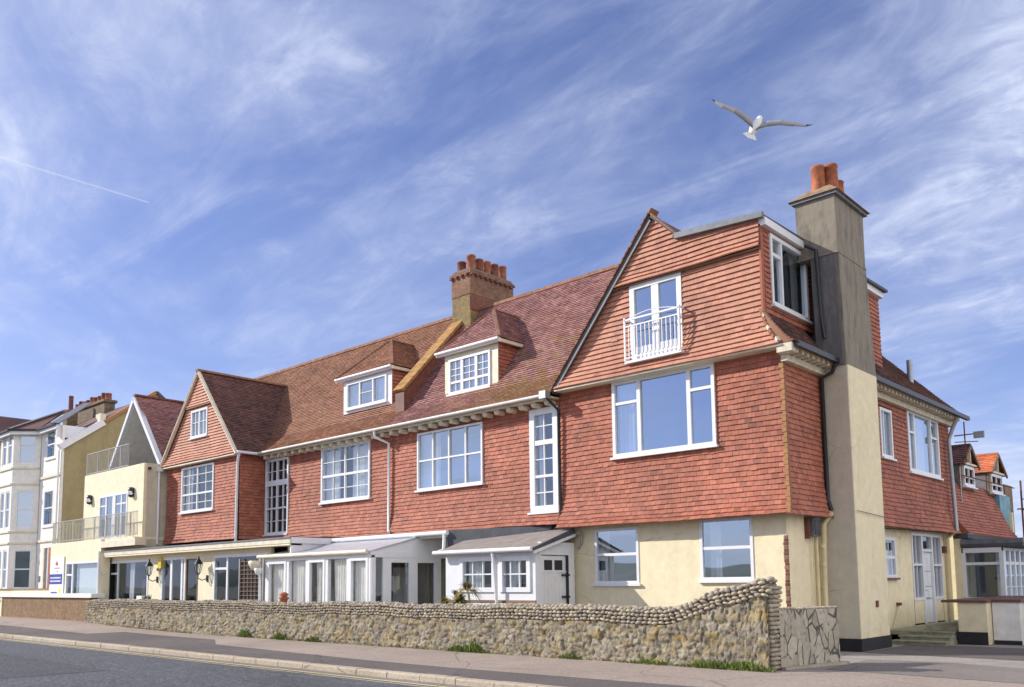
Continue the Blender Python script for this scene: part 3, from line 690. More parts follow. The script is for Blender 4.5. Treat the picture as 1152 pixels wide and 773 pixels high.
# flat roof of the box, fascia
m = MB()
m.poly([(-10.6, 17.12, 9.74), (-8.34, 17.12, 9.60), (-8.2, 24.35, 9.60), (-10.6, 24.35, 9.74)], 'felt', .07, (0, 0, 1))
m.bar((-10.52, 17.11, 9.69), (-8.3, 17.11, 9.55), .1, .13, 'lead')
m.build('flat_roof', HB)
m = MB()
m.lbox(E_, 17.2, 24.25, 9.36, 9.53, -8.5, -8.30, 'white_paint')
m.build('fascia', HB)
# east face of the box
EW = (17.6, 19.5, 7.66, 9.3)
m = MB(); tiled(m, E_, [(-8.42, 7.42), (-8.44, 9.4)], lambda z: cut(17.32, 24.2, [EW], z), .12, .168, 'tile_hung', seed=11)
m.lbox(S, -8.47, -8.42, 7.45, 9.4, -17.34, -17.2, 'tile_hung')
m.build('box_dormer_wall', HB)
window(HB, E_, -8.43, *EW, vs=[vbar(18.15, 7.75, 9.25, .08)], hs=[(8.85, 17.65, 18.1, .08)], fw=.09, glass='glass_bright', proud=.05, dep=.45, curtain=[(.05, .3, 'net'), (.75, .97, 'net')])
# east roof slope (flared) + corbels
esl = [(-7.74, 6.62), (-7.98, 6.82), (-8.2, 7.1), (-8.42, 7.42)]
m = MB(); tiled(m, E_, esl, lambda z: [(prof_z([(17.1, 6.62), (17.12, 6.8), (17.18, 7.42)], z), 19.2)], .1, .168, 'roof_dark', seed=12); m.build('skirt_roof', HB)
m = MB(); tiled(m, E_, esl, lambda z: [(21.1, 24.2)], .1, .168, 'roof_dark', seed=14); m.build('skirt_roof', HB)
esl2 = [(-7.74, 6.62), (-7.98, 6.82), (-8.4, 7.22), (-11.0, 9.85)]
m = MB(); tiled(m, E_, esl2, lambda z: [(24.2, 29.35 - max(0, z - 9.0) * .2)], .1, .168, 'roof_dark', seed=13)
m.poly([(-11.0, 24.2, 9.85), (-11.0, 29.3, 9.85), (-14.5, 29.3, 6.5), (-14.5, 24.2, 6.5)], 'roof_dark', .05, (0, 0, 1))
m.poly([(-8.2, 28.86, 6.5), (-10.95, 28.86, 9.7), (-14.3, 28.86, 6.5)], 'tile_hung', .1, (0, 1, 0))
m.build('rear_wing_roof', HB)
m = MB(); m.bar((-10.98, 24.2, 9.9), (-10.98, 29.35, 9.9), .2, .1, 'terracotta_dark'); 
m.build('ridge', HB)
for a, b in ((21.1, 29.4), (17.2, 19.3)): m = MB(); m.lbox(E_, a, b, 6.5, 6.62, -7.74, -7.64, 'black_paint'); m.build('gutter', HB)
m = MB()
for a, b in ((17.35, 19.3), (21.15, 28.9)):
    m.lbox(E_, a, b, 6.28, 6.42, -8.14, -8.0, 'corbel')
    y = a
    while y < b - .06: 
        m.lbox(E_, y, y + .1, 6.42, 6.56, -8.14, -7.78, 'corbel'); y += .27
    m.lbox(E_, a, b, 6.565, 6.61, -8.14, -7.76, 'cream_paint')
m.build('corbels', HB)
# little hip edge tiles of the flare at the corner
m = MB()
for i in range(8):
    t = i / 8; z = lerp(6.66, 7.5, t); m.bar((gr(z) + .03, 17.1 + .16 * t, z), (gr(z) - .03, 17.14 + .16 * t, z + .1), .1, .07, 'tile_mossy' if i % 3 else 'corbel')
m.box(-8.12, -7.78, 17.12, 17.34, 6.42, 6.6, 'corbel')
m.poly([(-8.06, 17.13, 6.6), (-7.74, 17.13, 6.63), (-7.98, 17.13, 6.85), (-8.2, 17.15, 7.13), (-8.44, 17.2, 7.5), (-8.55, 17.22, 7.5), (-8.4, 17.18, 7.1), (-8.25, 17.14, 6.8)], 'tile_mossy', .12, (0, -1, 0))
m.build('hip_tiles', HB)

# Juliet doors
ju = window(HB, S, -17.27, *JU, vs=[vbar(-11.22, 7.0, 8.8, .2)], fw=.13, glass='glass_bright', proud=.04, name='balcony_door', sill=False, hs=[(7.2, -11.9, -10.5, .16)])
m = MB()
m.lbox(S, -12.0, -10.4, 6.86, 6.92, -17.3, -17.02, 'white_paint'); 
for x in (-11.98, -10.44): m.lbox(S, x - .02, x + .02, 6.9, 8.0, -17.06, -17.02, 'white_paint'); m.lbox(S, x - .015, x + .015, 7.94, 7.98, -17.28, -17.04, 'white_paint')
m.lbox(S, -11.98, -10.44, 7.92, 7.96, -17.06, -17.02, 'white_paint'); m.lbox(S, -11.98, -10.44, 7.76, 7.79, -17.055, -17.025, 'white_paint'); m.lbox(S, -11.98, -10.44, 6.98, 7.01, -17.055, -17.025, 'white_paint')
for i in range(1, 13): x = lerp(-11.98, -10.44, i / 13); m.lbox(S, x - .009, x + .009, 7.0, 7.77, -17.048, -17.03, 'white_paint')
V = []
for i in range(13): t = i / 12; V.append((lerp(-11.96, -10.46, t), 17.04, 7.94 + .12 * math.sin(math.pi * t)))
m.tube(V, .012, 'white_paint', 6)
m.build('balcony_railing', HB)

# ---- main roof
rp = [(-16.97, 6.5), (-17.35, 6.76), (-17.9, 7.2), (-20.9, 11.1)]
def wo(z): return -prof_z(rp, z)     # y of the roof surface at z
DL = (-24.93, -22.25); DRr = (-19.6, -17.3)
def hole(dl, y0): return (dl[0], dl[1], prof_z([(a[1], -a[0]) for a in rp][::1], y0) if False else 0, 0)
zl = 7.2 + 1.3 * (18.15 - 17.9); 
m = MB(); tiled(m, S, rp, lambda z: cut(-28.95 - max(0, z - 6.66) * .853, -21.6 if z > 7.4 else -21.2, [(DL[0], DL[1], zl + .0, 8.85)], z) if z < 8.9 else [(-36., -21.6)] if z > 9.93 else [(-28.95 - (z - 6.66) * .853, -21.6)], .1, .168, 'roof_brown', seed=21); m.build('main_roof', HB)
m = MB(); tiled(m, S, rp, lambda z: cut(-21.2, (-14.4 + (z - 6.55) / 1.21) if z < 10.34 else -11.2, [(DRr[0], DRr[1], zl - .1, 8.75)], z), .1, .168, 'roof_red', seed=22); m.build('main_roof', HB)
m = MB()
m.poly([(-36, 20.93, 11.06), (-11.2, 20.93, 11.06), (-11.2, 28.9, 6.3), (-36, 28.9, 6.3)], 'roof_dark', .06, (0, .5, .86))
m.poly([(-11.2, 20.9, 11.06), (-11.2, 20.35, 10.44), (-11.2, 26, 8.0)], 'roof_dark', .05, (1, 0, 0))
m.poly([(-35.9, 17.6, 6.4), (-35.9, 20.9, 11.0), (-35.9, 28.8, 6.4)], 'tile_hung', .1, (-1, 0, 0))
m.build('rear_roof', HB)
m = MB(); r = random.Random(31)   # ridge tiles
x = -36.
while x < -11.3:
    if not (-21.7 < x < -20.8): m.bar((x, 20.92, 11.12 + r.uniform(-.008, .008)), (x + .29, 20.92, 11.12 + r.uniform(-.008, .008)), .2, .1, 'ridge_tile')
    x += .3
m.build('ridge_tiles', HB)
# raised mossy party parapet
m = MB()
pa = [(17.75, 7.85), (20.95, 11.25)]
m.poly([(-21.2, 17.85, 6.75), (-21.2, 17.85, 7.9), (-21.2, 20.95, 11.2), (-21.2, 20.95, 11.0)], 'terracotta_dark', .4, (1, 0, 0))
m.build('parapet', HB)
m = MB(); n = 14
for i in range(n):
    t0, t1 = i / n, (i + 1) / n; 
    m.bar((-21.4, lerp(17.72, 20.95, t0), lerp(7.82, 11.26, t0)), (-21.4, lerp(17.72, 20.95, t1) - .01, lerp(7.82, 11.26, t1) - .01), .52, .09, 'coping_lichen')
m.box(-21.62, -21.18, 17.78, 17.86, 6.7, 7.84, 'brown_paint')
m.build('coping', HB)
# gutters + corbels front
m = MB()
for a, b in ((-28.62, -14.5),):
    m.tube([(a, 16.93, 6.47), (b, 16.93, 6.47)], .048, 'gutter_grey', 10)
    m.lbox(S, a, b, 6.38, 6.5, -17.1, -17.04, 'cream_paint')
m.lbox(S, -28.75, -14.4, 6.42, 6.46, -17.5, -17.08, 'cream_paint')
m.build('gutter', HB)
x = -28.4
while x < -14.5:
    m = MB(); m.tube([(x, 17.5, 6.34), (x, 17.12, 6.33)], .085, 'corbel', 10); x += .46; m.build('rafter_foot', HB)
m = MB()
m.tube([(-21.65, 16.95, 6.42), (-21.65, 16.97, 6.25), (-21.38, 17.33, 6.05), (-21.38, 17.33, 3.3), (-21.2, 17.2, 3.2)], .045, 'white_paint', 8)
m.build('downpipe', HB)
m = MB(); m.tube([(-14.5, 16.93, 6.48), (-14.42, 17.0, 6.35), (-14.36, 17.33, 6.1), (-14.36, 17.36, 3.2)], .04, 'black_paint', 8); m.box(-14.62, -14.4, 16.85, 17.05, 6.38, 6.58, 'galv'); m.build('downpipe', HB)

# ---- dormers
def dormer(x0, x1, yf, ze, za, xa, ya, yb, sp, mat, nm, fr, winbars, r0, box_w):
    """x0..x1 eaves, yf eave y, ze eave height, apex (xa, ya, za), ridge back to yb"""
    D = MB()
    bx0, bx1, byf, bz0 = box_w
    D.lbox(S, bx0, bx1, bz0 - .1, ze - .02, -byf - .06, -byf, 'white_paint') if False else None
    # front frame wall
    wz0, wz1 = winbars['z']
    wu0, wu1 = winbars['u']
    gridwall(D, S, -byf, bx0, bx1, bz0, ze - .04, [(wu0, wu1, wz0, wz1)], 'white_paint' if fr == 'w' else 'cream_paint')
    do = D.build(nm, HB)
    c = MB(); yz = lambda z: 17.9 + (z - 7.2) / 1.3
    tiled(c, E_, [(bx1, bz0 - .1), (bx1, ze - .02)], lambda z: [(byf + .02, max(byf + .05, yz(z)))], .12, .168, 'tile_hung', seed=r0 + 1)
    c.build('cheek', do); c = MB()
    tiled(c, W_, [(-bx0, bz0 - .1), (-bx0, ze - .02)], lambda z: [(-max(byf + .05, yz(z)), -byf - .02)], .12, .168, 'tile_hung', seed=r0 + 2)
    c.build('cheek', do)
    R = MB()
    h = za - ze
    tiled(R, S, [(-yf, ze), (-lerp(yf, ya, .2) + .05, ze + h * .16), (-ya, za)], lambda z: [(lerp(x0, xa, (z - ze) / h), lerp(x1, xa, (z - ze) / h))], .1, .168, mat, seed=r0 + 3)
    tiled(R, E_, [(x1, ze), (lerp(x1, xa, .2) + .05, ze + h * .16), (xa, za)], lambda z: [(lerp(yf, ya, (z - ze) / h), yz(z) + .03)], .1, .168, mat, seed=r0 + 4)
    tiled(R, W_, [(-x0, ze), (-xa, za)], lambda z: [(-yz(z) - .03, -lerp(yf, ya, (z - ze) / h))], .1, .168, mat, seed=r0 + 5)
    ht = [((x1, yf, ze + .03), (xa, ya, za + .03)), ((x0, yf, ze + .03), (xa, ya, za + .03)), ((xa, ya, za + .03), (xa, yb, za + .03))]
    for a, b in ht: R.bar(a, b, .1, .04, 'ridge_tile')
    R.build('roof', do)
    F = MB(); F.lbox(S, x0, x1, ze - .13, ze - .015, -yf - .08, -yf + .02, 'white_paint'); F.lbox(E_, yf + .08, yz(ze), ze - .12, ze - .02, x1 - .1, x1 - .02, 'cream_paint')
    F.lbox(S, x0 + .1, x1 - .1, ze - .05, ze - .02, -byf - .2, -yf - .08, 'cream_paint')
    if nm == 'dormer': F.tube([(x0, yf - .05, ze - .05), (x1, yf - .05, ze - .05)], .05, 'white_paint')
    F.build('fascia', do)
    window(do, S, -byf, wu0, wu1, wz0, wz1, vs=winbars['vs'], hs=winbars['hs'], fw=.07, glass='glass_bright', sub=False, curtain=winbars.get('cur'), dep=.3)
    return do
dormer(-25.2, -22.1, 18.02, 8.88, 10.22, -23.62, 19.22, 20.22, None, 'roof_brown', 'dormer', 'w',
       dict(z=(7.72, 8.66), u=(-24.72, -22.5), vs=[vbar(-23.98, 7.8, 8.6, .06), vbar(-23.24, 7.8, 8.6, .06)], hs=[(8.2, -24.0, -23.2, .02)], cur=[(0, .3, 'net'), (.7, 1, 'net')]), 40, (-24.93, -22.25, 18.15, 7.58))
dormer(-19.85, -17.12, 17.98, 8.8, 10.15, -18.45, 19.14, 20.17, None, 'roof_red', 'dormer', 'c',
       dict(z=(7.42, 8.52), u=(-19.4, -17.6), vs=[vbar(-18.82, 7.5, 8.45, .1), vbar(-18.2, 7.5, 8.45, .1), vbar(-19.1, 7.5, 8.45, .022), vbar(-18.5, 7.5, 8.45, .022), vbar(-17.92, 7.5, 8.45, .022)], hs=[(7.78, -19.35, -17.65, .07), (8.0, -19.35, -17.65, .022), (8.2, -19.35, -17.65, .022)]), 60, (-19.6, -17.3, 18.12, 7.26))

# ---- left gabled bay
BAY = [(-16.22, 3.3), (-16.3, 3.6), (-16.34, 4.2), (-16.34, 6.45)]
W6 = (-33.2, -30.62, 4.5, 6.3); W7 = (-32.36, -31.05, 7.4, 8.5)
m = MB(); tiled(m, S, BAY, lambda z: cut(-34.5, -28.85, [W6], z), .118, .168, 'tile_hung', seed=71)
bg_ = [(-16.1, 6.45), (-16.2, 6.7), (-16.25, 7.1), (-16.25, 8.62)]
def bl(z): return lerp(-34.65, -31.7, (z - 6.42) / 3.5)
def br(z): return lerp(-28.75, -31.7, (z - 6.42) / 3.5)
tiled(m, S, bg_, lambda z: cut(bl(z), br(z), [W7], z), .118, .168, 'tile_gable', seed=72, lift=.045, jit=.4)
tiled(m, S, [(-16.16, 8.66), (-16.2, 8.8), (-16.2, 9.85)], lambda z: [(bl(z), br(z))], .118, .168, 'tile_gable', seed=73, lift=.045, jit=.4)
tiled(m, E_, [(-28.8, 3.3), (-28.85, 6.45)], lambda z: [(16.36, 17.44)], .118, .168, 'tile_hung', seed=74)
tiled(m, W_, [(34.5, 3.3), (34.5, 6.45)], lambda z: [(-17.6, -16.36)], .118, .168, 'tile_hung', seed=75)
m.build('bay_tiles', HB)
m = MB(); m.lbox(S, -34.6, -28.8, 6.38, 6.43, -16.4, -16.1, 'cream_paint'); m.lbox(S, bl(8.63), br(8.63), 8.6, 8.65, -16.3, -16.14, 'timber'); m.build('drip_board', HB)
m = MB()
for (xa, xb) in ((-34.75, -31.7), (-28.65, -31.7)):
    m.bar((xa, 16.12, 6.42), (xb, 16.12, 10.0), .1, .1, 'cream_paint')
m.build('verge', HB)
m = MB(); yb_ = lambda z: wo(z)
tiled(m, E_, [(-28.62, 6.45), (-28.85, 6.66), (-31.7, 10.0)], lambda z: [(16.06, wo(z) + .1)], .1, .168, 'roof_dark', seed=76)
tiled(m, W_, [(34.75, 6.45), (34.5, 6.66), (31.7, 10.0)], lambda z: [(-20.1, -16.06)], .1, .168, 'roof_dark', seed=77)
y = 16.05
while y < 20.1: m.bar((-31.7, y, 10.04), (-31.7, y + .29, 10.04), .2, .08, 'ridge_tile'); y += .3
m.build('bay_roof', HB)
window(HB, S, -16.33, *W6, vs=[vbar(u, 4.55, 6.25, .06 if i == 1 else .028) for i, u in enumerate(ev(*W6[:2], 4))], hs=[(5.2, -33.1, -30.7, .07), (5.6, -33.1, -30.7, .025), (5.95, -33.1, -30.7, .025), (4.85, -33.1, -30.7, .025)], fw=.075, glass='glass', curtain=[(0, .2, 'net')])
window(HB, S, -16.24, *W7, vs=[vbar(u, 7.45, 8.45, .07 if i == 1 else .03) for i, u in enumerate(ev(*W7[:2], 4))], hs=[(8.0, -32.3, -31.1, .025)], fw=.075, glass='glass_bright', curtain=[(.1, .35, 'net'), (.6, .95, 'net')])
m = MB(); m.tube([(-28.6, 16.2, 6.42), (-28.7, 16.22, 6.2), (-28.82, 16.27, 6.0), (-28.84, 16.27, 3.2)], .05, 'white_paint', 8); m.tube([(-28.58, 16.1, 6.46), (-28.58, 17.0, 6.46)], .055, 'white_paint'); m.build('downpipe', HB)

# ---- chimneys
m = MB()
m.box(-21.62, -20.72, 20.35, 22.5, 10.2, 11.55, 'brick_lichen'); m.box(-21.64, -20.70, 20.33, 22.52, 11.55, 12.42, 'brick_stack')
m.box(-21.69, -20.65, 20.28, 22.57, 12.28, 12.36, 'brick_stack'); m.box(-21.60, -20.74, 20.37, 22.48, 12.42, 12.5, 'mortar')
for i in range(4): m.box(-21.66 + i * .25, -21.56 + i * .25, 20.24, 20.30, 12.2, 12.28, 'terracotta_dark')
for i in range(9): m.box(-20.68, -20.61, 20.3 + i * .25, 20.4 + i * .25, 12.2, 12.28, 'terracotta_dark')
m.lbox(E_, 20.3, 22.5, 11.0, 11.5, -20.71, -20.69, 'terracotta_dark')
ch = m.build('chimney', HB)
def pot(parent, c, h, r_, mat='terracotta'):
    p = MB(); p.lathe(c, [(r_ * 1.0, 0), (r_ * .97, h * .08), (r_ * .9, h * .86), (r_ * .97, h * .88), (r_ * .98, h * .97), (r_ * .9, h), (r_ * .72, h), (r_ * .7, h * .4), (.001, h * .39)], mat); return p.build('chimney_pot', parent)
for i, (xx, yy, hh) in enumerate([(-21.42, 20.62, .42), (-20.95, 20.62, .55), (-20.95, 21.0, .5), (-20.95, 21.38, .52), (-20.95, 21.78, .52), (-20.95, 22.2, .56), (-21.42, 21.4, .5), (-21.42, 22.1, .5)]): pot(ch, (xx, yy, 12.48), hh, .17, 'terracotta_mid' if i % 2 else 'terracotta_dark')
# right chimney
m = MB()
def frust(m, x0, x1, y0, y1, z0, X0, X1, Y0, Y1, z1, mat):
    V = [Vector(v) for v in ((x0, y0, z0), (x1, y0, z0), (x1, y1, z0), (x0, y1, z0), (X0, Y0, z1), (X1, Y0, z1), (X1, Y1, z1), (X0, Y1, z1))]
    m.add(V, [(0, 3, 2, 1), (4, 5, 6, 7), (0, 1, 5, 4), (1, 2, 6, 5), (2, 3, 7, 6), (3, 0, 4, 7)], mat)
frust(m, -8.3, -7.5, 19.35, 21.12, .28, -8.3, -7.5, 19.33, 21.1, 6.46, 'grey_buff')
m.lbox(E_, 19.36, 21.11, .28, 6.46, -7.5, -7.49, 'cream_render') if True else None
m.box(-8.3, -7.47, 19.31, 21.14, 0, .28, 'plinth_black')
frust(m, -8.16, -7.49, 19.3, 21.1, 6.46, -8.16, -7.5, 19.17, 20.82, 9.1, 'grey_render')
frust(m, -8.155, -7.56, 19.294, 19.35, 6.46, -8.155, -7.6, 19.164, 19.3, 9.05, 'dark_render')
m.box(-8.8, -8.16, 19.75, 20.8, 7.0, 9.2, 'dark_render')
frust(m, -8.44, -7.5, 19.16, 20.80, 9.1, -8.46, -7.52, 19.12, 20.86, 10.45, 'grey_render')
m.box(-8.47, -7.49, 19.14, 20.84, 9.05, 9.1, 'grey_render')
m.box(-8.52, -7.44, 19.05, 20.95, 10.43, 10.50, 'lead'); 
frust(m, -8.58, -7.38, 19.0, 21.0, 10.50, -8.2, -7.72, 19.4, 20.5, 10.82, 'flaunching')
ch2 = m.build('chimney', HB)
for i, (xx, yy, hh) in enumerate([(-8.02, 19.5, .62), (-7.8, 19.72, .66), (-7.82, 20.1, .38), (-8.05, 20.35, .38)]): pot(ch2, (xx, yy, 10.76), hh, .17, 'terracotta')
m = MB(); m.tube([(-8.2, 19.0, 9.35), (-7.98, 19.08, 9.2), (-7.95, 19.14, 7.6), (-7.9, 19.14, 7.1)], .045, 'black_paint', 8)
m.build('downpipe', HB); m = MB(); m.tube([(-7.7, 19.2, 6.5), (-7.8, 19.22, 6.3), (-8.05, 19.22, 6.2), (-8.05, 19.25, 3.4), (-7.98, 19.25, 3.15)], .05, 'black_paint', 8); m.build('downpipe', HB)
m = MB(); m.tube([(-7.95, 19.2, 3.1), (-8.15, 19.2, 2.85), (-8.18, 19.18, 1.5), (-8.18, 19.18, .1)], .06, 'pipe_cream', 10)
for z in (2.3, 1.9): m.tube([(-8.18, 19.18, z), (-8.18, 19.18, z + .08)], .075, 'pipe_cream', 10)
m.tube([(-8.24, 18.98, 3.0), (-8.24, 18.98, .1)], .035, 'pipe_cream', 8)
m.build('downpipe', HB)
m = MB(); m.tube([(-7.7, 28.3, 6.45), (-7.85, 28.35, 6.2), (-8.0, 28.35, 5.8), (-7.93, 28.35, 3.0)], .06, 'galv', 10); m.tube([(-7.95, 28.35, 3.0), (-8.2, 28.3, 2.8), (-8.2, 28.3, .1)], .06, 'pipe_cream', 10); m.build('downpipe', HB)
m = MB(); m.tube([(-8.9, 28.0, 7.2), (-8.9, 28.0, 8.4)], .09, 'galv', 12); m.build('flue', HB)
m = MB()
m.tube([(-7.96, 21.0, 2.95), (-8.25, 22.5, 2.9), (-8.25, 28.6, 2.98)], .008, 'black_paint', 5)
m.tube([(-7.45, 19.4, 3.12), (-7.45, 21.1, 3.05)], .008, 'black_paint', 5)
m.tube([(-8.24, 24.0, .9), (-8.26, 23.7, .5), (-8.26, 23.5, .2)], .018, 'pipe_cream', 6); m.box(-8.3, -8.2, 23.95, 24.1, .88, .96, 'rust')
m.box(-7.5, -7.46, 20.3, 20.42, .95, 1.1, 'rust'); m.build('cable', HB)
m = MB(); m.box(-8.3, -8.18, 27.98, 28.14, 2.35, 2.55, 'rust'); m.build('wall_light', HB)

# ---- flat-roofed front extension (left)
m = MB()
X_ops = [(-38.0, -34.15, .7, 2.68), (-33.0, -31.05, .05, 2.7), (-31.0, -30.1, .05, 2.6), (-28.95, -25.35, .7, 2.68)]
gridwall(m, S, -15.5, -38.4, -25.2, 0, 2.86, X_ops, 'pale_cream')
m.box(-24.4, -24.2, 15.62, 17.5, 0, 2.86, 'pale_cream')
m.build('extension_wall', HB)
m = MB(); m.poly([(-38.4, 15.14, 3.13), (-23.5, 15.14, 3.10), (-23.5, 17.42, 3.16), (-34.5, 17.42, 3.2), (-38.4, 16.4, 3.2)], 'felt', .1, (0, 0, 1)); m.build('extension_roof', HB)
m = MB(); m.lbox(S, -38.4, -23.45, 2.9, 3.09, -15.14, -15.08, 'cream_paint'); m.lbox(S, -38.4, -23.5, 2.84, 2.9, -15.55, -15.1, 'pale_cream'); m.lbox(E_, 15.14, 17.0, 2.9, 3.09, -23.5, -23.44, 'white_paint'); m.lbox(E_, 15.16, 17.0, 2.55, 2.9, -23.56, -23.5, 'white_paint')
m.lbox(S, -38.4, -23.42, 3.05, 3.1, -15.1, -15.05, 'lead')
m.build('fascia', HB)
window(HB, S, -15.5, -38.0, -34.15, .7, 2.68, vs=[(-37.02, .75, 2.65, .09)], hs=[(2.15, -37.95, -37.05, .08)], fw=.1, glass='glass_dark', proud=.02, curtain=[(.45, .58, 'net')])
window(HB, S, -15.5, -33.0, -31.05, .05, 2.7, vs=[(-32.2, .1, 2.65, .16), (-31.35, .1, 2.65, .12)], fw=.1, glass='glass_dark', proud=.02, name='patio_door', sill=False)
window(HB, S, -15.5, -31.0, -30.1, .05, 2.6, fw=.04, glass='glass_dark', proud=.02, name='door_opening', sill=False, frame='timber')
window(HB, S, -15.5, -28.95, -25.35, .7, 2.68, vs=[(-28.0, .75, 2.65, .1)], hs=[(2.2, -28.9, -28.05, .08)], fw=.1, glass='glass_dark', proud=.02)
# ---- conservatory
m = MB()
cx = [-24.6, -23.4, -22.35, -21.35, -20.3, -19.3]
for x in cx: m.lbox(S, x - .07, x + .07, .0, 2.4, -15.1, -14.98, 'white_paint')
m.lbox(S, -24.67, -19.23, 2.34, 2.5, -15.1, -14.97, 'white_paint'); m.lbox(S, -24.67, -19.23, 0, .85, -15.08, -15.0, 'white_paint')
for i in (0, 2, 4):       # opening lights have a heavier sash
    a, b = cx[i] + .07, cx[i + 1] - .07
    for q_ in ((a, a + .09, .85, 2.34), (b - .09, b, .85, 2.34), (a + .09, b - .09, .85, .94), (a + .09, b - .09, 2.26, 2.34)): m.lbox(S, *q_, -15.06, -14.96, 'white_paint')
# side wall with french doors
for y0, y1 in ((14.97, 15.16), (15.42, 15.58), (16.5, 16.56), (17.5, 17.62), (17.94, 18.02)): m.lbox(E_, y0, y1, 0, 2.34, -19.33, -19.26, 'white_paint')
m.lbox(E_, 15.1, 18.0, 2.34, 2.5, -19.36, -19.24, 'white_paint')
for a, b in ((15.58, 16.5), (16.56, 17.5)):
    for q_ in ((a, a + .13, .0, 2.34), (b - .13, b, .0, 2.34), (a + .13, b - .13, .0, .3), (a + .13, b - .13, 2.2, 2.34)): m.lbox(E_, *q_, -19.325, -19.255, 'white_paint')
# triangle above
m.poly([(-19.28, 15.0, 2.5), (-19.28, 16.75, 3.0), (-19.28, 17.9, 3.0), (-19.28, 17.9, 2.5)], 'white_paint', .05, (1, 0, 0))
co = m.build('conservatory', HB)
p = MB(); p.add([(-24.6, 15.04, .85), (-19.3, 15.04, .85), (-19.3, 15.04, 2.34), (-24.6, 15.04, 2.34)], [(0, 1, 2, 3)], 'glass_clear'); p.add([(-19.3, 15.1, .1), (-19.3, 17.96, .1), (-19.3, 17.96, 2.34), (-19.3, 15.1, 2.34)], [(0, 1, 2, 3)], 'glass_dark'); p.build('pane', co)
k = MB(); k.box(-24.6, -19.5, 17.3, 17.35, .02, 2.9, 'room_wall'); k.box(-24.62, -24.6, 15.2, 17.4, .02, 2.5, 'room_wall'); k.box(-22.5, -20.6, 16.2, 16.9, .02, .8, 'timber'); k.box(-21.0, -20.3, 17.2, 17.3, .9, 2.1, 'curtain'); k.build('backing', co)
c_ = MB()
for a, b in ((-24.5, -23.75), (-23.4, -22.7), (-22.1, -21.8), (-21.2, -20.55), (-20.25, -19.5)):
    n = 24; V = []
    for i in range(n + 1):
        t = i / n; x = lerp(a, b, t); V += [(x + .12 * (.5 - t), 15.16 + .03 * math.sin(i * 1.4), .87), (x, 15.16 + .02 * math.sin(i * 1.4), 2.33)]
    c_.add(V, [(2 * i, 2 * i + 2, 2 * i + 3, 2 * i + 1) for i in range(n)], 'curtain', smooth=True)
c_.build('curtain', co)
m = MB(); m.poly([(-24.7, 14.93, 2.52), (-19.25, 14.93, 2.52), (-19.25, 16.8, 2.98), (-24.7, 16.8, 2.98)], 'clear_roof', .04, (0, -.2, .97))
m.tube([(-24.95, 14.88, 2.5), (-19.3, 14.88, 2.5)], .065, 'cream_paint', 10); m.tube([(-24.85, 14.9, 2.46), (-24.85, 14.92, .05)], .045, 'white_paint', 8)
m.build('conservatory_roof', HB)
m = MB()    # flat roof behind, with white gutter and lead apron
m.poly([(-23.4, 16.75, 3.1), (-18.0, 16.75, 3.1), (-18.0, 17.5, 3.16), (-23.4, 17.5, 3.16)], 'felt', .12, (0, 0, 1))
m.poly([(-18.0, 16.75, 3.1), (-14.7, 17.38, 3.08), (-14.7, 17.5, 3.1), (-18.0, 17.5, 3.15)], 'felt', .05, (0, 0, 1))
m.poly([(-18.0, 16.72, 3.08), (-14.7, 17.36, 3.05), (-14.7, 17.36, 2.98), (-18.0, 16.72, 2.6)], 'felt', .05, (0, -1, 0))
m.tube([(-23.4, 16.66, 3.02), (-17.95, 16.66, 3.02)], .07, 'white_paint', 10); m.tube([(-18.05, 16.64, 2.98), (-18.05, 16.62, 2.55), (-18.2, 16.5, 2.46)], .05, 'white_paint', 8)
m.lbox(S, -23.4, -18.0, 2.9, 3.05, -16.8, -16.74, 'cream_paint'); m.box(-18.06, -18.0, 16.76, 17.5, 2.4, 3.0, 'felt')
m.tube([(-23.42, 16.6, 3.0), (-23.5, 16.6, 2.9), (-23.5, 16.4, 2.7)], .05, 'white_paint')
m.build('flat_roof', HB)
# ---- porch
PA = (-16.72, -15.42, 1.36, 2.28); PB = (-15.28, -14.22, 1.36, 2.26)
m = MB()
gridwall(m, S, -16.0, -17.3, -14.07, 0, 2.4, [PA, PB], 'white_paint')
m.lbox(S, -17.35, -14.05, 1.1, 1.16, -16.0, -15.95, 'timber')
m.lbox(S, -17.3, -14.07, .95, 1.08, -16.0, -15.97, 'white_paint')
m.box(-14.17, -14.05, 16.12, 16.2, 0, 2.5, 'white_paint'); m.box(-14.17, -14.05, 17.22, 17.5, 0, 2.6, 'white_paint'); m.box(-14.17, -14.05, 16.2, 17.22, 2.28, 2.6, 'white_paint')
m.lbox(W_, -17.5, -16.12, 0, 2.4, 17.18, 17.3, 'white_paint')
po = m.build('porch', HB)
for o in (PA, PB): window(po, S, -16.0, *o, vs=[(u, o[2] + .1, o[3] - .1, .03) for u in ev(o[0] + .08, o[1] - .08, 3)], hs=[((o[2] + o[3]) / 2, o[0] + .1, o[1] - .1, .035)], fw=.12, sub=False, curtain=[(.1, .5, 'net')], dep=.35, sill=False)
d = MB(); d.lbox(E_, 16.22, 17.2, .05, 2.26, -14.15, -14.1, 'white_paint')
for i in range(1, 7): y = lerp(16.22, 17.2, i / 7); d.lbox(E_, y - .006, y + .006, .1, 1.85, -14.1, -14.094, 'cream_paint')
for a, b in ((16.36, 16.66), (16.76, 17.06)): d.lbox(E_, a, b, 1.9, 2.15, -14.1, -14.09, 'dark_room')
d.lbox(E_, 16.22, 17.2, 1.84, 1.88, -14.1, -14.08, 'white_paint')
for z in (1.2, 1.75): d.lbox(E_, 17.02, 17.3, z, z + .05, -14.09, -14.04, 'black_paint')
d.lbox(E_, 17.2, 17.24, .05, 2.28, -14.12, -14.03, 'black_paint')
d.build('door', po)
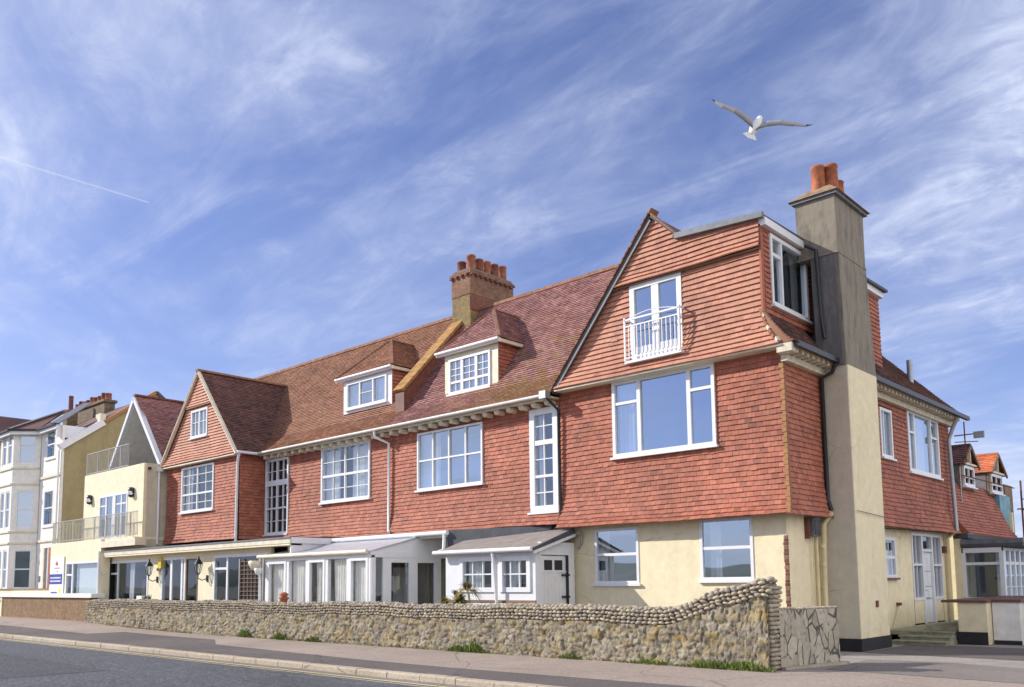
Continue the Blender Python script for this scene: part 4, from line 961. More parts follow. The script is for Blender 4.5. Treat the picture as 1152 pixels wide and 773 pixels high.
m = MB(); m.poly([(-17.45, 15.8, 2.44), (-14.0, 15.8, 2.44), (-13.98, 17.44, 2.98), (-17.45, 17.44, 2.98)], 'porch_felt', .05, (0, -.3, .95))
m.bar((-13.98, 15.82, 2.38), (-13.98, 17.42, 2.92), .05, .12, 'felt'); m.bar((-13.95, 15.8, 2.33), (-13.95, 17.42, 2.8), .05, .07, 'white_paint')
m.tube([(-17.5, 15.74, 2.41), (-13.98, 15.74, 2.41)], .06, 'white_paint', 10); m.tube([(-15.32, 15.76, 2.38), (-15.3, 15.78, 2.2), (-15.2, 15.9, .1)], .04, 'white_paint', 8)
m.tube([(-13.9, 17.4, 2.85), (-13.82, 17.52, 2.8), (-13.85, 17.55, 2.6), (-13.95, 17.55, 2.45)], .03, 'galv', 8)
m.build('roof', po)

# ================================================================ MODERN CREAM HOUSE
MH = thing('cream_house', 'cream rendered house with steep white A-frame gable and two railed balconies beside the tile-hung building', 'house', (-38, 15.5, 0))
TW = (-41.35, -37.75, .7, 2.72); BD = (-39.05, -36.2, 3.66, 5.56)
m = MB(); gridwall(m, S, -15.0, -43.3, -37.6, 0, 3.62, [TW], 'pale_cream'); m.box(-37.72, -37.6, 15.12, 15.4, 0, 3.6, 'pale_cream'); m.box(-43.3, -34.7, 15.12, 16.4, 3.5, 3.6, 'pale_cream'); m.build('ground_storey', MH)
m = MB(); gridwall(m, S, -15.45, -40.8, -34.72, 3.3, 6.62, [BD], 'pale_cream')
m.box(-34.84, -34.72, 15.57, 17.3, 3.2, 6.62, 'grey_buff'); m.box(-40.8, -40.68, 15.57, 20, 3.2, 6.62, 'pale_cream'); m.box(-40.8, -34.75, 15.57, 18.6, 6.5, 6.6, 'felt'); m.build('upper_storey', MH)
window(MH, S, -15.0, *TW, vs=[(-40.6, .75, 2.68, .1)], hs=[(2.15, -41.3, -40.65, .08)], fw=.09, glass='glass_dark', proud=.02, curtain=[(.22, 1., 'blind')], label='window with pale roller blind')
window(MH, S, -15.45, *BD, vs=[(-38.35, 3.7, 5.5, .12), (-37.55, 3.7, 5.5, .3), (-36.8, 3.7, 5.5, .1)], hs=[(5.1, -39.0, -38.4, .06), (5.1, -37.3, -36.3, .06)], fw=.09, glass='glass_bright', proud=.02, name='balcony_door')
dl = MB(); dl.bar((-37.4, 15.43, 4.6), (-37.75, 14.95, 4.6), 1.8, .05, 'white_paint', up=Vector((.8, -.6, 0))) if False else None
m = MB()  # A-frame
ap = Vector((-37.75, 16.3, 9.85)); lf = Vector((-40.3, 16.3, 6.62)); rf = Vector((-35.0, 16.3, 6.62))
m.bar(lf, ap, .2, .16, 'white_paint'); m.bar(rf, ap, .2, .16, 'white_paint'); m.build('gable_frame', MH)
m = MB()
tiled(m, E_, [(-34.85, 6.45), (-37.75, 9.98)], lambda z: [(16.28, 21.2)], .1, .168, 'roof_red', seed=81)
tiled(m, W_, [(40.45, 6.45), (37.75, 9.98)], lambda z: [(-21.2, -16.28)], .1, .168, 'roof_red', seed=82)
m.bar((-37.75, 16.25, 10.02), (-37.75, 21.2, 10.02), .2, .08, 'terracotta_dark')
m.build('roof', MH)
m = MB(); m.poly([(-40.3, 18.2, 6.6), (-37.75, 18.2, 9.8), (-35.0, 18.2, 6.6)], 'white_paint', .1, (0, -1, 0)); m.poly([(-40.25, 16.35, 6.6), (-37.75, 16.35, 9.75), (-37.75, 18.2, 9.75), (-40.25, 18.2, 6.6)], 'white_render', .04, (.7, 0, -.7)); m.poly([(-35.05, 16.35, 6.6), (-37.75, 16.35, 9.75), (-37.75, 18.2, 9.75), (-35.05, 18.2, 6.6)], 'white_render', .04, (-.7, 0, -.7)); m.build('gable_recess', MH)
window(MH, S, -18.05, -37.2, -35.7, 6.7, 8.0, vs=[(-36.45, 6.75, 7.9, .08)], fw=.09, glass='glass_bright', proud=.04, sill=False, dep=.1, name='balcony_door')
def railing(x0, x1, y, z0, h, parent, ret=None, step=.13):
    m = MB(); n = int((x1 - x0) / step)
    m.lbox(S, x0, x1, z0 + h - .03, z0 + h, -y - .02, -y + .02, 'rail'); m.lbox(S, x0, x1, z0 + .06, z0 + .09, -y - .015, -y + .015, 'rail')
    for i in range(n + 1): x = lerp(x0, x1, i / n); t = .02 if i % 9 == 0 else .007; m.lbox(S, x - t, x + t, z0, z0 + h - .03, -y - t, -y + t, 'rail')
    for (xx, y0, y1) in (ret or ()):
        m.lbox(E_, y0, y1, z0 + h - .03, z0 + h, xx - .02, xx + .02, 'rail'); k = max(2, int((y1 - y0) / step))
        for i in range(k + 1): yy = lerp(y0, y1, i / k); m.lbox(E_, yy - .007, yy + .007, z0, z0 + h, xx - .007, xx + .007, 'rail')
    return m.build('railing', parent)
railing(-43.2, -34.25, 15.04, 3.63, .98, MH, ret=[(-43.2, 15.1, 17.0)])
railing(-42.3, -36.3, 15.55, 6.62, .95, MH) if False else railing(-40.75, -36.4, 15.52, 6.62, 1.0, MH)
m = MB(); m.box(-37.6, -34.3, 14.98, 15.44, 3.24, 3.5, 'cream_paint'); m.tube([(-35.05, 15.7, 6.4), (-35.05, 15.7, 3.3)], .05, 'white_paint') if False else None
m.tube([(-34.66, 16.05, 6.35), (-34.66, 16.05, 3.3)], .05, 'white_paint', 8); m.box(-34.72, -34.56, 15.93, 16.17, 6.3, 6.5, 'white_paint'); m.box(-34.72, -34.6, 15.6, 15.7, 6.35, 6.45, 'black_paint')
m.tube([(-37.66, 14.96, 3.1), (-37.66, 14.96, .1)], .045, 'white_paint', 8)
m.build('downpipe', MH)
for i, x in enumerate((-39.95, -35.67)):
    m = MB(); m.lathe((x, 15.36, 5.25), [(.001, 0), (.1, .04), (.13, .2), (.13, .32), (.1, .42), (.001, .44)], 'black_paint', 12); m.lathe((x, 15.33, 5.36), [(.12, 0), (.135, .07), (.12, .16)], 'sign_white', 12); m.box(x - .05, x + .05, 15.36, 15.45, 5.4, 5.5, 'black_paint')
    tag(m.build('wall_lamp'), ['rounded black and white wall lamp left of the balcony doors on the cream house', 'rounded black and white wall lamp right of the balcony doors on the cream house'][i], 'wall lamp', 'lamps beside the balcony doors')
for i, x in enumerate((-41.8, -40.9)):
    c = thing('balcony_chair', ['grey slatted chair on the railed balcony, nearer the white bay-windowed house', 'grey slatted chair on the railed balcony, nearer the balcony doors'][i], 'chair', (x, 15.9, 3.6), 'chairs on the lower balcony')
    m = MB(); m.box(x - .24, x + .24, 15.7, 16.15, 4.02, 4.06, 'timber'); m.build('seat', c)
    m = MB(); [m.box(x - .24, x + .24, 16.1 + k * .012, 16.13 + k * .012, 4.14 + k * .11, 4.21 + k * .11, 'timber') for k in range(4)]; m.build('backrest', c)
    for sx in (-.22, .22):
        for yy in (15.72, 16.12): m = MB(); m.box(x + sx - .018, x + sx + .018, yy - .018, yy + .018, 3.6, 4.03 if yy < 16 else 4.6, 'galv'); m.build('leg', c)

# sign board
sb = thing('sign_board', 'white sign board with small pink emblem above a dark blue panel on the cream wall', 'sign', (-42.2, 14.97, 1.2))
m = MB(); m.lbox(S, -43.15, -41.5, 1.1, 3.0, -14.98, -14.95, 'sign_white'); m.build('board', sb)
m = MB(); m.lbox(S, -43.15, -41.65, 1.75, 2.2, -14.95, -14.935, 'sign_blue')
for z in (2.0, 1.85): 
    for i in range(9): m.lbox(S, -43.0 + i * .14, -42.9 + i * .14, z, z + .07, -14.935, -14.93, 'sign_white')
m.build('blue_panel', sb)
m = MB(); m.lathe((-42.3, 14.94, 2.6), [(.001, 0), (.05, .02), (.07, .08), (.04, .16), (.001, .2)], 'sign_pink', 8); m.lbox(S, -42.6, -42.0, 2.45, 2.5, -14.95, -14.94, 'sign_pink'); m.lbox(S, -42.4, -42.1, 2.3, 2.33, -14.95, -14.94, 'sign_pink'); m.build('emblem', sb)
m = MB(); m.lbox(S, -42.95, -42.2, 1.28, 1.4, -14.95, -14.94, 'sign_blue'); m.lbox(S, -42.0, -41.75, 1.2, 1.5, -14.95, -14.935, 'yellow'); m.build('lower_panel', sb)

# ================================================================ VICTORIAN HOUSE
VH = thing('bay_windowed_house', 'tall white rendered Victorian house with canted bay windows, olive gable wall and tiled roof', 'house', (-48, 16.5, 0))
m = MB()
vops = [(-48.95, -47.55, 4.75, 6.7), (-48.9, -47.6, 8.3, 9.85), (-48.6, -47.6, .1, 3.65)]
gridwall(m, S, -16.5, -49.6, -46.7, 0, 9.9, vops, 'white_render')
m.lbox(S, -49.6, -46.68, 7.3, 7.42, -16.5, -16.42, 'cream_paint'); m.lbox(S, -49.6, -46.68, 3.95, 4.07, -16.5, -16.42, 'cream_paint')
m.build('front_wall', VH)
m = MB()
m.poly([(-46.69, 16.63, 0), (-46.69, 16.63, 8.8), (-46.69, 21.3, 12.28), (-46.7, 26, 8.6), (-46.7, 26, 0)], 'olive_render', .3, (1, 0, 0)); m.build('gable_wall', VH)
m = MB(); m.bar((-46.75, 16.4, 8.75), (-46.75, 18.5, 10.3), .4, .32, 'white_paint'); m.bar((-46.75, 18.5, 10.3), (-46.75, 21.3, 12.36), .35, .16, 'tile_mossy'); m.bar((-46.75, 21.3, 12.36), (-46.75, 26, 8.7), .35, .16, 'felt'); m.box(-47.2, -46.6, 18.3, 18.6, 10.2, 10.75, 'cream_paint'); m.build('verge', VH)
# canted bay
bp = [(-49.7, 16.5), (-50.6, 15.45), (-52.6, 15.45), (-53.5, 16.5)]
m = MB()
bz = [(0, 1.55), (3.6, 4.75), (6.75, 8.2), (9.75, 10.0)]
def cfacet(m, a, b, z0, z1, mat, th=.12):
    a = Vector((*a, 0)); b = Vector((*b, 0)); d_ = (b - a).normalized(); n_ = Vector((d_.y, -d_.x, 0)); 
    if n_.y > 0: n_ = -n_
    m.add([a + Z * z0, b + Z * z0, b + Z * z1, a + Z * z1, a - n_ * th + Z * z0, b - n_ * th + Z * z0, b - n_ * th + Z * z1, a - n_ * th + Z * z1], [(0, 1, 2, 3), (4, 7, 6, 5), (0, 3, 7, 4), (1, 5, 6, 2), (3, 2, 6, 7), (0, 4, 5, 1)], mat)
for a, b in zip(bp, bp[1:]):
    for z0, z1 in bz: cfacet(m, a, b, z0, z1, 'white_render')
    av, bv = Vector((*a, 0)), Vector((*b, 0)); d_ = (bv - av); L = d_.length; d_.normalize()
    for z0, z1 in ((1.55, 3.6), (4.75, 6.75), (8.2, 9.75)):
        for t0, t1 in ((0, .25), (L - .25, L)) + (((L / 2 - .12, L / 2 + .12),) if L > 1.8 else ()):
            p0, p1 = av + d_ * t0, av + d_ * t1; cfacet(m, (p0.x, p0.y), (p1.x, p1.y), z0, z1, 'white_render', .14)
for z in (3.95, 4.55, 7.1, 7.95):
    for a, b in zip(bp, bp[1:]):
        m.bar((a[0], a[1] - .02, z), (b[0], b[1] - .02, z), .1, .09, 'cream_paint')
m.build('bay', VH)
for a, b in zip(bp, bp[1:]):
    av, bv = Vector((*a, 0)), Vector((*b, 0)); d_ = (bv - av); L = d_.length; d_.normalize(); n_ = Vector((-d_.y, d_.x, 0)); 
    if n_.y > 0: n_ = -n_
    U_ = d_; O_ = av
    for z0, z1 in ((1.55, 3.6), (4.75, 6.75), (8.2, 9.75)):
        for t0, t1 in (((.25, L / 2 - .12), (L / 2 + .12, L - .25)) if L > 1.8 else ((.25, L - .25),)):
            f = MB(); P = lambda u, z, w_: av + d_ * u + n_ * w_ + Z * z
            def fb(u0, u1, c0, c1, w0=-.1, w1=-.03, mt='white_paint'):
                f.add([P(u, z, w_) for w_ in (w0, w1) for z in (c0, c1) for u in (u0, u1)], [(0, 2, 3, 1), (4, 5, 7, 6), (0, 1, 5, 4), (2, 6, 7, 3), (0, 4, 6, 2), (1, 3, 7, 5)], mt)
            fb(t0, t0 + .07, z0, z1); fb(t1 - .07, t1, z0, z1); fb(t0 + .07, t1 - .07, z0, z0 + .08); fb(t0 + .07, t1 - .07, z1 - .08, z1); fb(t0 + .07, t1 - .07, (z0 + z1) / 2 - .035 if z0 < 8 else z1 - .55, (z0 + z1) / 2 + .035 if z0 < 8 else z1 - .47, -.1, -.02)
            fo = f.build('window', VH)
            p = MB(); p.add([P(t0, z0, -.06), P(t1, z0, -.06), P(t1, z1, -.06), P(t0, z1, -.06)], [(0, 1, 2, 3)], 'glass_bright'); p.build('pane', fo)
            f2 = MB(); f2.add([P(t0 - .1, z0 - .1, -.32), P(t1 + .1, z0 - .1, -.32), P(t1 + .1, z1 + .1, -.32), P(t0 - .1, z1 + .1, -.32)], [(0, 1, 2, 3)], 'dark_room'); f2.build('backing', fo)
for o in vops[:2]: window(VH, S, -16.5, *o, hs=[((o[2] + o[3]) / 2, o[0] + .1, o[1] - .1, .07)], fw=.12, glass='glass_bright', proud=-.02 if False else .01, curtain=[(.5, 1, 'net')])
m = MB(); m.lbox(S, -48.6, -48.4, .1, 3.65, -16.6, -16.45, 'cream_paint'); m.lbox(S, -48.0, -47.6, .1, 3.65, -16.58, -16.52, 'terracotta'); m.lbox(S, -48.6, -47.6, .1, 3.65, -17.0, -16.95, 'dark_room'); m.build('door', VH)
m = MB()   # roofs
ez = 9.98
m.poly([(-49.5, 16.2, ez), (-50.5, 15.15, ez), (-52.7, 15.15, ez), (-53.8, 16.2, ez), (-51.6, 18.3, 11.6)], 'roof_dark')
for a, b in (((-49.5, 16.2), (-50.5, 15.15)), ((-50.5, 15.15), (-52.7, 15.15)), ((-52.7, 15.15), (-53.8, 16.2)), ((-49.5, 16.2), (-46.9, 16.2))):
    m.poly([(a[0], a[1], ez), (b[0], b[1], ez), (-51.6 if b[0] < -50 else -48.6, 18.4, 11.6)], 'roof_dark', .05, (0, 0, 1)); m.bar((a[0], a[1], ez - .02), (b[0], b[1], ez - .02), .14, .1, 'black_paint'); m.bar((a[0], a[1] + .1, ez - .16), (b[0], b[1] + .1, ez - .16), .1, .18, 'white_paint')
m.bar((-50.5, 15.15, ez + .05), (-51.6, 18.3, 11.65), .3, .05, 'lead'); m.bar((-46.95, 16.2, ez), (-48.6, 18.4, 11.6), .5, .05, 'lead')
m.poly([(-60, 17.3, 9.72), (-47, 17.3, 9.72), (-47, 20.9, 12.0), (-60, 20.9, 12.0)], 'roof_dark', .06, (0, -.5, .8)); m.poly([(-60, 20.9, 12.0), (-47, 20.9, 12.0), (-47, 26, 8.5), (-60, 26, 8.5)], 'roof_dark', .06, (0, .5, .8))
m.lbox(E_, 16.3, 17.9, 9.3, 9.95, -47.05, -46.95, 'white_paint')
m.build('roof', VH)
m = MB(); m.tube([(-46.85, 16.42, 8.6), (-46.85, 16.42, .1)], .05, 'white_paint'); m.build('downpipe', VH)
m = MB(); m.box(-55.9, -50.9, 20.2, 20.8, 11.0, 12.3, 'brick_old'); m.box(-56.0, -50.8, 20.1, 20.9, 12.3, 12.45, 'brick_old'); ch = m.build('chimney', VH)
for i in range(9): pot(ch, (-55.6 + i * .56, 20.5, 12.45), .42 + .1 * (i % 3 == 1), .19, 'terracotta_dark' if i % 2 else 'terracotta_mid')
m = MB(); m.box(-53.8, -53.2, 19.0, 19.6, 10.8, 12.0, 'brick_old'); ch = m.build('chimney', VH); pot(ch, (-53.5, 19.3, 12.0), .9, .14, 'terracotta_dark')
m = MB(); m.box(-58.9, -55.2, 15.5, 17.0, 0, 10.0, 'white_render')
m.poly([(-59.6, 15.3, 10.0), (-57.2, 15.3, 11.7), (-54.9, 15.3, 10.0)], 'white_render', .2, (0, -1, 0)); m.bar((-59.8, 15.2, 9.95), (-57.2, 15.2, 11.8), .25, .16, 'felt'); m.bar((-54.7, 15.2, 9.95), (-57.2, 15.2, 11.8), .25, .16, 'felt')
m.poly([(-59.8, 15.2, 10), (-57.2, 15.2, 11.85), (-57.2, 20, 11.85), (-59.8, 20, 10)], 'roof_dark', .06, (0, 0, 1)); m.poly([(-54.7, 15.2, 10), (-57.2, 15.2, 11.85), (-57.2, 20, 11.85), (-54.7, 20, 10)], 'roof_dark', .06, (0, 0, 1))
m.box(-55.2, -53.3, 16.4, 17.0, 0, 10.0, 'white_render')
nh = m.build('neighbour_wing', VH)
window(nh, S, -15.5, -58.4, -56.6, 8.0, 9.6, sub=False, vs=[(-57.5, 8.05, 9.5, .07)], glass='glass_bright', proud=.02)
window(nh, S, -15.5, -58.4, -56.6, 4.7, 6.7, sub=False, vs=[(-57.5, 4.75, 6.6, .07)], glass='glass_bright', proud=.02)
# ================================================================ ANNEX (right, rear)
AN = thing('annex_building', 'low rear building with steep red tile slope, two gabled dormers and a white glazed bay', 'building', (-8, 29, 0))
m = MB(); m.box(-8.2, -8.0, 28.9, 36.4, 0, 2.95, 'cream_render'); m.box(-14, -8.2, 36.2, 36.4, 0, 4, 'cream_render'); m.box(-8.2, -7.78, 28.88, 36.3, 2.8, 2.94, 'felt'); m.build('wall', AN)
m = MB(); tiled(m, E_, [(-7.75, 2.95), (-8.0, 3.3), (-8.62, 4.75)], lambda z: [(28.9, 35.0)], .12, .2, 'tile_hung', seed=91)
m.poly([(-8.3, 28.88, 2.9), (-7.75, 28.88, 2.95), (-8.0, 28.88, 3.3), (-8.62, 28.88, 4.75), (-9.2, 28.88, 4.75)], 'tile_hung', .1, (0, -1, 0)); m.poly([(-9.2, 34.9, 2.9), (-7.75, 34.9, 2.95), (-8.0, 34.9, 3.3), (-8.62, 34.9, 4.75), (-9.2, 34.9, 4.75)], 'tile_hung', .1, (0, -1, 0))
tiled(m, E_, [(-8.62, 4.75), (-12.5, 6.4)], lambda z: [(28.9, 36.4)], .12, .2, 'roof_dark', seed=92); m.build('roof', AN)
m = MB(); m.box(-9.6, -8.3, 35.05, 36.5, 2.9, 4.6, 'sheet_blue'); m.box(-9.3, -8.45, 36.5, 37.6, 2.9, 5.1, 'timber'); m.build('blue_sheeting', AN)
def gdormer(y0, y1, z0, ze, za, mat, xf=-8.45):
    D = MB(); ym = (y0 + y1) / 2
    D.poly([(xf, y0 + .12, z0), (xf, y1 - .12, z0), (xf, y1 - .12, ze), (xf, ym, za - .08), (xf, y0 + .12, ze)], 'timber', .08, (1, 0, 0))
    D.box(xf - 2, xf - .08, y0 + .1, y0 + .16, z0, ze, 'lead'); D.box(xf - 2, xf - .08, y1 - .16, y1 - .1, z0, ze, 'sheet_blue')
    o = D.build('dormer', AN)
    R = MB()
    B1 = (Vector((1, 0, 0)), Vector((0, -1, 0))); B2 = (Vector((-1, 0, 0)), Vector((0, 1, 0)))
    tiled(R, B1, [(-y0, ze - .05), (-ym, za)], lambda z: [(xf - 2.4, xf + .15)], .13, .2, mat, seed=95)
    tiled(R, B2, [(y1, ze - .05), (ym, za)], lambda z: [(-xf - .15, -xf + 2.4)], .13, .2, mat, seed=96)
    R.bar((xf + .15, ym, za + .03), (xf - 2.4, ym, za + .03), .15, .07, mat)
    R.bar((xf + .16, y0, ze - .08), (xf + .16, ym, za - .03), .05, .1, 'timber'); R.bar((xf + .16, y1, ze - .08), (xf + .16, ym, za - .03), .05, .1, 'timber')
    R.bar((xf + .1, ym, ze + .05), (xf + .1, ym, za - .1), .06, .06, 'cream_paint'); R.bar((xf + .1, y0 + .2, ze), (xf + .1, y1 - .2, ze), .06, .06, 'cream_paint'); R.build('roof', o)
    window(o, E_, xf + .02, y0 + .3, y1 - .3, z0 + .1, ze - .05, vs=[(ym, z0 + .2, ze - .1, .06)], hs=[(ze - .45, y0 + .4, y1 - .4, .05)], fw=.1, sub=False, dep=.3, glass='glass_bright')
gdormer(30.9, 32.7, 4.55, 5.4, 6.05, 'roof_dark'); gdormer(34.2, 36.3, 4.55, 5.4, 6.1, 'tile_orange')
m = MB()   # glazed bay + flat roof
for x in (-7.95, -6.9): m.box(x - .06, x + .055, 28.905, 29.02, 1.0, 2.35, 'white_paint')
m.box(-7.95, -6.9, 28.9, 29.0, 2.35, 2.5, 'white_paint'); m.box(-7.95, -6.9, 28.9, 29.0, .9, 1.0, 'white_paint'); m.box(-7.9, -6.95, 28.92, 28.98, 1.98, 2.06, 'white_paint')
for y in (29.0, 29.6, 30.2, 30.8, 31.4): m.box(-6.95, -6.85, y, y + .08, .9, 2.5, 'white_paint')
for z in (.9, 1.98, 2.4): m.box(-6.94, -6.86, 29.0, 31.48, z, z + .09, 'white_paint')
for z in (1.3, 1.65): m.box(-6.92, -6.88, 29.0, 31.48, z, z + .02, 'white_paint')
m.box(-7.95, -6.86, 28.9, 31.48, 0, .9, 'cream_render')
b_ = m.build('glazed_bay', AN)
p = MB(); p.add([(-7.9, 28.95, 1), (-6.9, 28.95, 1), (-6.9, 28.95, 2.4), (-7.9, 28.95, 2.4)], [(0, 1, 2, 3)], 'glass_dark'); p.add([(-6.9, 29, 1), (-6.9, 31.4, 1), (-6.9, 31.4, 2.4), (-6.9, 29, 2.4)], [(0, 1, 2, 3)], 'glass_bright'); p.build('pane', b_)
c = MB(); c.box(-7.1, -7.05, 29.1, 31.3, 1, 2.4, 'net'); c.box(-7.9, -7.2, 29.9, 29.95, 1, 2.5, 'dark_room'); c.build('curtain', b_)
m = MB(); m.box(-8.0, -6.3, 28.87, 36.0, 2.62, 2.76, 'lead'); m.box(-8.0, -6.32, 28.86, 36.02, 2.52, 2.62, 'felt'); m.build('flat_roof', AN)

# low walls and steps
m = MB(); m.box(-6.5, -5.86, 22.9, 28.8, 0, 1.0, 'cream_render'); o = m.build('low_wall'); tag(o, 'low cream wall with black base and brown coping beside the door steps', 'wall')
m = MB(); m.box(-6.52, -5.86, 22.88, 22.9, 0, .3, 'plinth_black'); m.build('plinth', o); m = MB(); m.box(-6.85, -5.83, 22.84, 28.8, 1.0, 1.06, 'brown_paint'); m.build('coping', o)
m = MB(); m.box(-5.84, -5.25, 23.3, 30, 0, 1.0, 'white_render'); m.box(-5.25, -3.0, 23.8, 24.0, 0, 1.0, 'white_render'); o = m.build('low_wall'); tag(o, 'low white rendered wall with dark coping at the right edge', 'wall')
m = MB(); m.box(-5.84, -5.2, 23.26, 30, 1.0, 1.07, 'brown_paint'); m.box(-5.2, -3.0, 23.75, 24.05, 1.0, 1.07, 'brown_paint'); m.build('coping', o)
m = MB(); m.box(-5.83, -5.24, 23.285, 23.3, 0, .1, 'plinth_black'); m.build('plinth', o)
m = MB(); st = [(22.0, 22.0, .11), (22.0, 22.4, .11)]
for i, (y0, z1, x0) in enumerate(((22.0, .1, -7.75), (22.35, .2, -7.7), (22.7, .3, -7.6))):
    m.box(-8.2 if i == 2 else x0, -6.55 - i * .02, y0, 28.5, z1 - .1, z1, 'step_stone'); m.box(x0 - .03, -6.53 - i * .02, y0 - .03, y0 + .3, z1 - .03, z1 + .003, 'step_stone')
m.box(-7.3, -6.56, 23.1, 28.4, .303, .42, 'step_stone')
tag(m.build('entrance_steps'), 'worn mossy stone steps up to the white side door', 'steps')

# scaffold
sf = thing('scaffold_frame', 'rusty red scaffold tower with boards behind the glazed bay at right edge', 'scaffold', (-7.5, 38, 0))
for i, (x, y) in enumerate(((-8.15, 37.6), (-7.3, 38.8), (-6.2, 37.6), (-5.4, 38.8))):
    m = MB(); m.tube([(x, y, 0), (x, y, 5.3 - .3 * i)], .035, 'rust', 8); m.build('pole', sf)
m = MB()
for z in np.arange(.8, 4.8, .42): m.tube([(-8.15, 37.6, z), (-7.3, 38.8, z)], .022, 'rust', 6)
for z in (1.5, 3.0, 4.2): m.tube([(-8.3, 37.5, z), (-5.4, 37.5, z)], .03, 'rust', 6); m.tube([(-7.5, 38.9, z), (-5.2, 38.9, z)], .03, 'rust', 6)
m.build('rungs', sf)
m = MB(); m.box(-8.1, -5.8, 37.7, 38.7, 2.3, 2.35, 'timber'); m.box(-8.1, -5.8, 37.7, 38.7, 1.0, 1.05, 'timber'); m.build('board', sf)
m = MB(); m.tube([(-8.35, 30.2, 4.95), (-8.2, 36.8, 4.95)], .022, 'rust', 6); m.tube([(-8.3, 30.4, 4.0), (-8.3, 30.4, 5.2)], .02, 'galv', 6); m.build('ledger', sf)
an = thing('bracket_aerial', 'small aerial and crossed metal brackets sticking out under the eaves corner', 'aerial', (-7.9, 29.4, 6))
m = MB(); m.tube([(-7.85, 29.5, 5.2), (-7.85, 29.5, 6.5)], .02, 'rust', 6); m.tube([(-8.1, 29.3, 6.05), (-7.4, 29.6, 6.1)], .02, 'rust', 6); m.tube([(-8.1, 29.3, 5.85), (-7.5, 29.6, 5.85)], .015, 'rust', 6); m.build('bracket', an)
m = MB(); m.box(-7.6, -7.3, 29.5, 29.62, 5.95, 6.15, 'galv'); m.build('clamp', an)

# ================================================================ GARDEN WALLS
def value_noise(x, z, s, seed):
    r = np.random.default_rng(seed); G = r.random((257, 257)); X = np.asarray(x) / s % 256; Y = np.asarray(z) / s % 256
    xi, yi = X.astype(int), Y.astype(int); fx_, fy = X - xi, Y - yi; fx_ = fx_ * fx_ * (3 - 2 * fx_); fy = fy * fy * (3 - 2 * fy)
    return (G[xi, yi] * (1 - fx_) * (1 - fy) + G[xi + 1, yi] * fx_ * (1 - fy) + G[xi, yi + 1] * (1 - fx_) * fy + G[xi + 1, yi + 1] * fx_ * fy)
def topz(x):
    b = 1.07 + .02 * math.sin(x * .9) + .012 * math.sin(x * 2.7)
    t = min(1, max(0, (x + 9.35) / 1.55)); t = t * t * (3 - 2 * t)
    return b + .42 * t + max(0, min(.12, (x + 7.8) * .28))
WX0, WX1, WY = -37.2, -7.18, 14.38
FW = thing('flint_wall', 'long rubble garden wall topped with rows of rounded pebbles, swept up to a pier at its right end', 'wall', (-22, 14.6, 0))
m = MB()
nx = 1150; nz = 34
xs = WX1 - (WX1 - WX0) * (np.linspace(0, 1, nx) ** 1.35)[::-1][::-1]
xs = np.sort(xs)
# irregular stones: jittered rows
seeds = []
r = random.Random(14); zr = -.06
while zr < 1.4:
    hh = r.choice((.09, .12, .15)); x = WX0 - .2
    while x < WX1 + .3:
        ww = r.uniform(.10, .36); seeds.append((x + ww / 2, zr + hh / 2 + r.uniform(-.04, .04), ww, hh)); x += ww
    zr += hh
SE = np.array(seeds)
def stones(X, Zz):
    X = X + .07 * (value_noise(X, Zz, .13, 3) - .5); Zz = Zz + .07 * (value_noise(X, Zz, .11, 4) - .5)
    f1 = np.full(X.shape, 9.); f2 = np.full(X.shape, 9.); idn = np.zeros(X.shape, int)
    order = np.argsort(SE[:, 0])
    for k in order:
        sx, sz, sw, sh = SE[k]; msk = np.abs(X[:, 0] - sx) < .7
        if not msk.any(): continue
        a, b = np.where(msk)[0][[0, -1]]; sl = slice(a, b + 1)
        dx = np.abs(X[sl] - sx) / (sw / 2); dz = np.abs(Zz[sl] - sz) / (sh / 2); dd = (dx ** 3 + dz ** 3) ** (1 / 3)
        l1 = f1[sl]; l2 = f2[sl]; ii = idn[sl]; c = dd < l1
        l2[:] = np.where(c, l1, np.minimum(l2, dd)); ii[:] = np.where(c, k, ii); l1[:] = np.where(c, dd, l1)
    return f1, f2, idn
tops = np.array([topz(x) for x in xs]) - .30
XX = np.repeat(xs[:, None], nz, 1); ZZ = np.linspace(0, 1, nz)[None, :] * (tops[:, None] + .15) - .15
f1, f2, idn = stones(XX, ZZ)
edge = np.clip((f2 - f1) / .45, 0, 1); edge = edge * edge * (3 - 2 * edge)
H = .034 * edge + .05 * (value_noise(XX, ZZ, .35, 5) - .5) + .04 * (value_noise(XX, ZZ, .1, 6) - .5) + .03 * (value_noise(XX, ZZ, .045, 7) - .5)
sr = rng.random(len(SE)); H = H + (sr[idn] - .5) * .035 * edge
YY = WY - H - (1.1 - ZZ) * .03
V = np.stack([XX, YY, ZZ], -1).reshape(-1, 3).tolist()
b0 = len(m.v); i0 = m.mi('rubble'); m.v.extend(map(tuple, V))
uvv = np.stack([sr[idn], np.clip(edge * 1.4, 0, 1)], -1).reshape(-1, 2).tolist()
for i in range(nx - 1):
    for j in range(nz - 1):
        f = (i * nz + j, (i + 1) * nz + j, (i + 1) * nz + j + 1, i * nz + j + 1)
        m.f.append(f); m.m.append(i0); m.smooth.append(True); m.uv.extend([uvv[q_] for q_ in f])
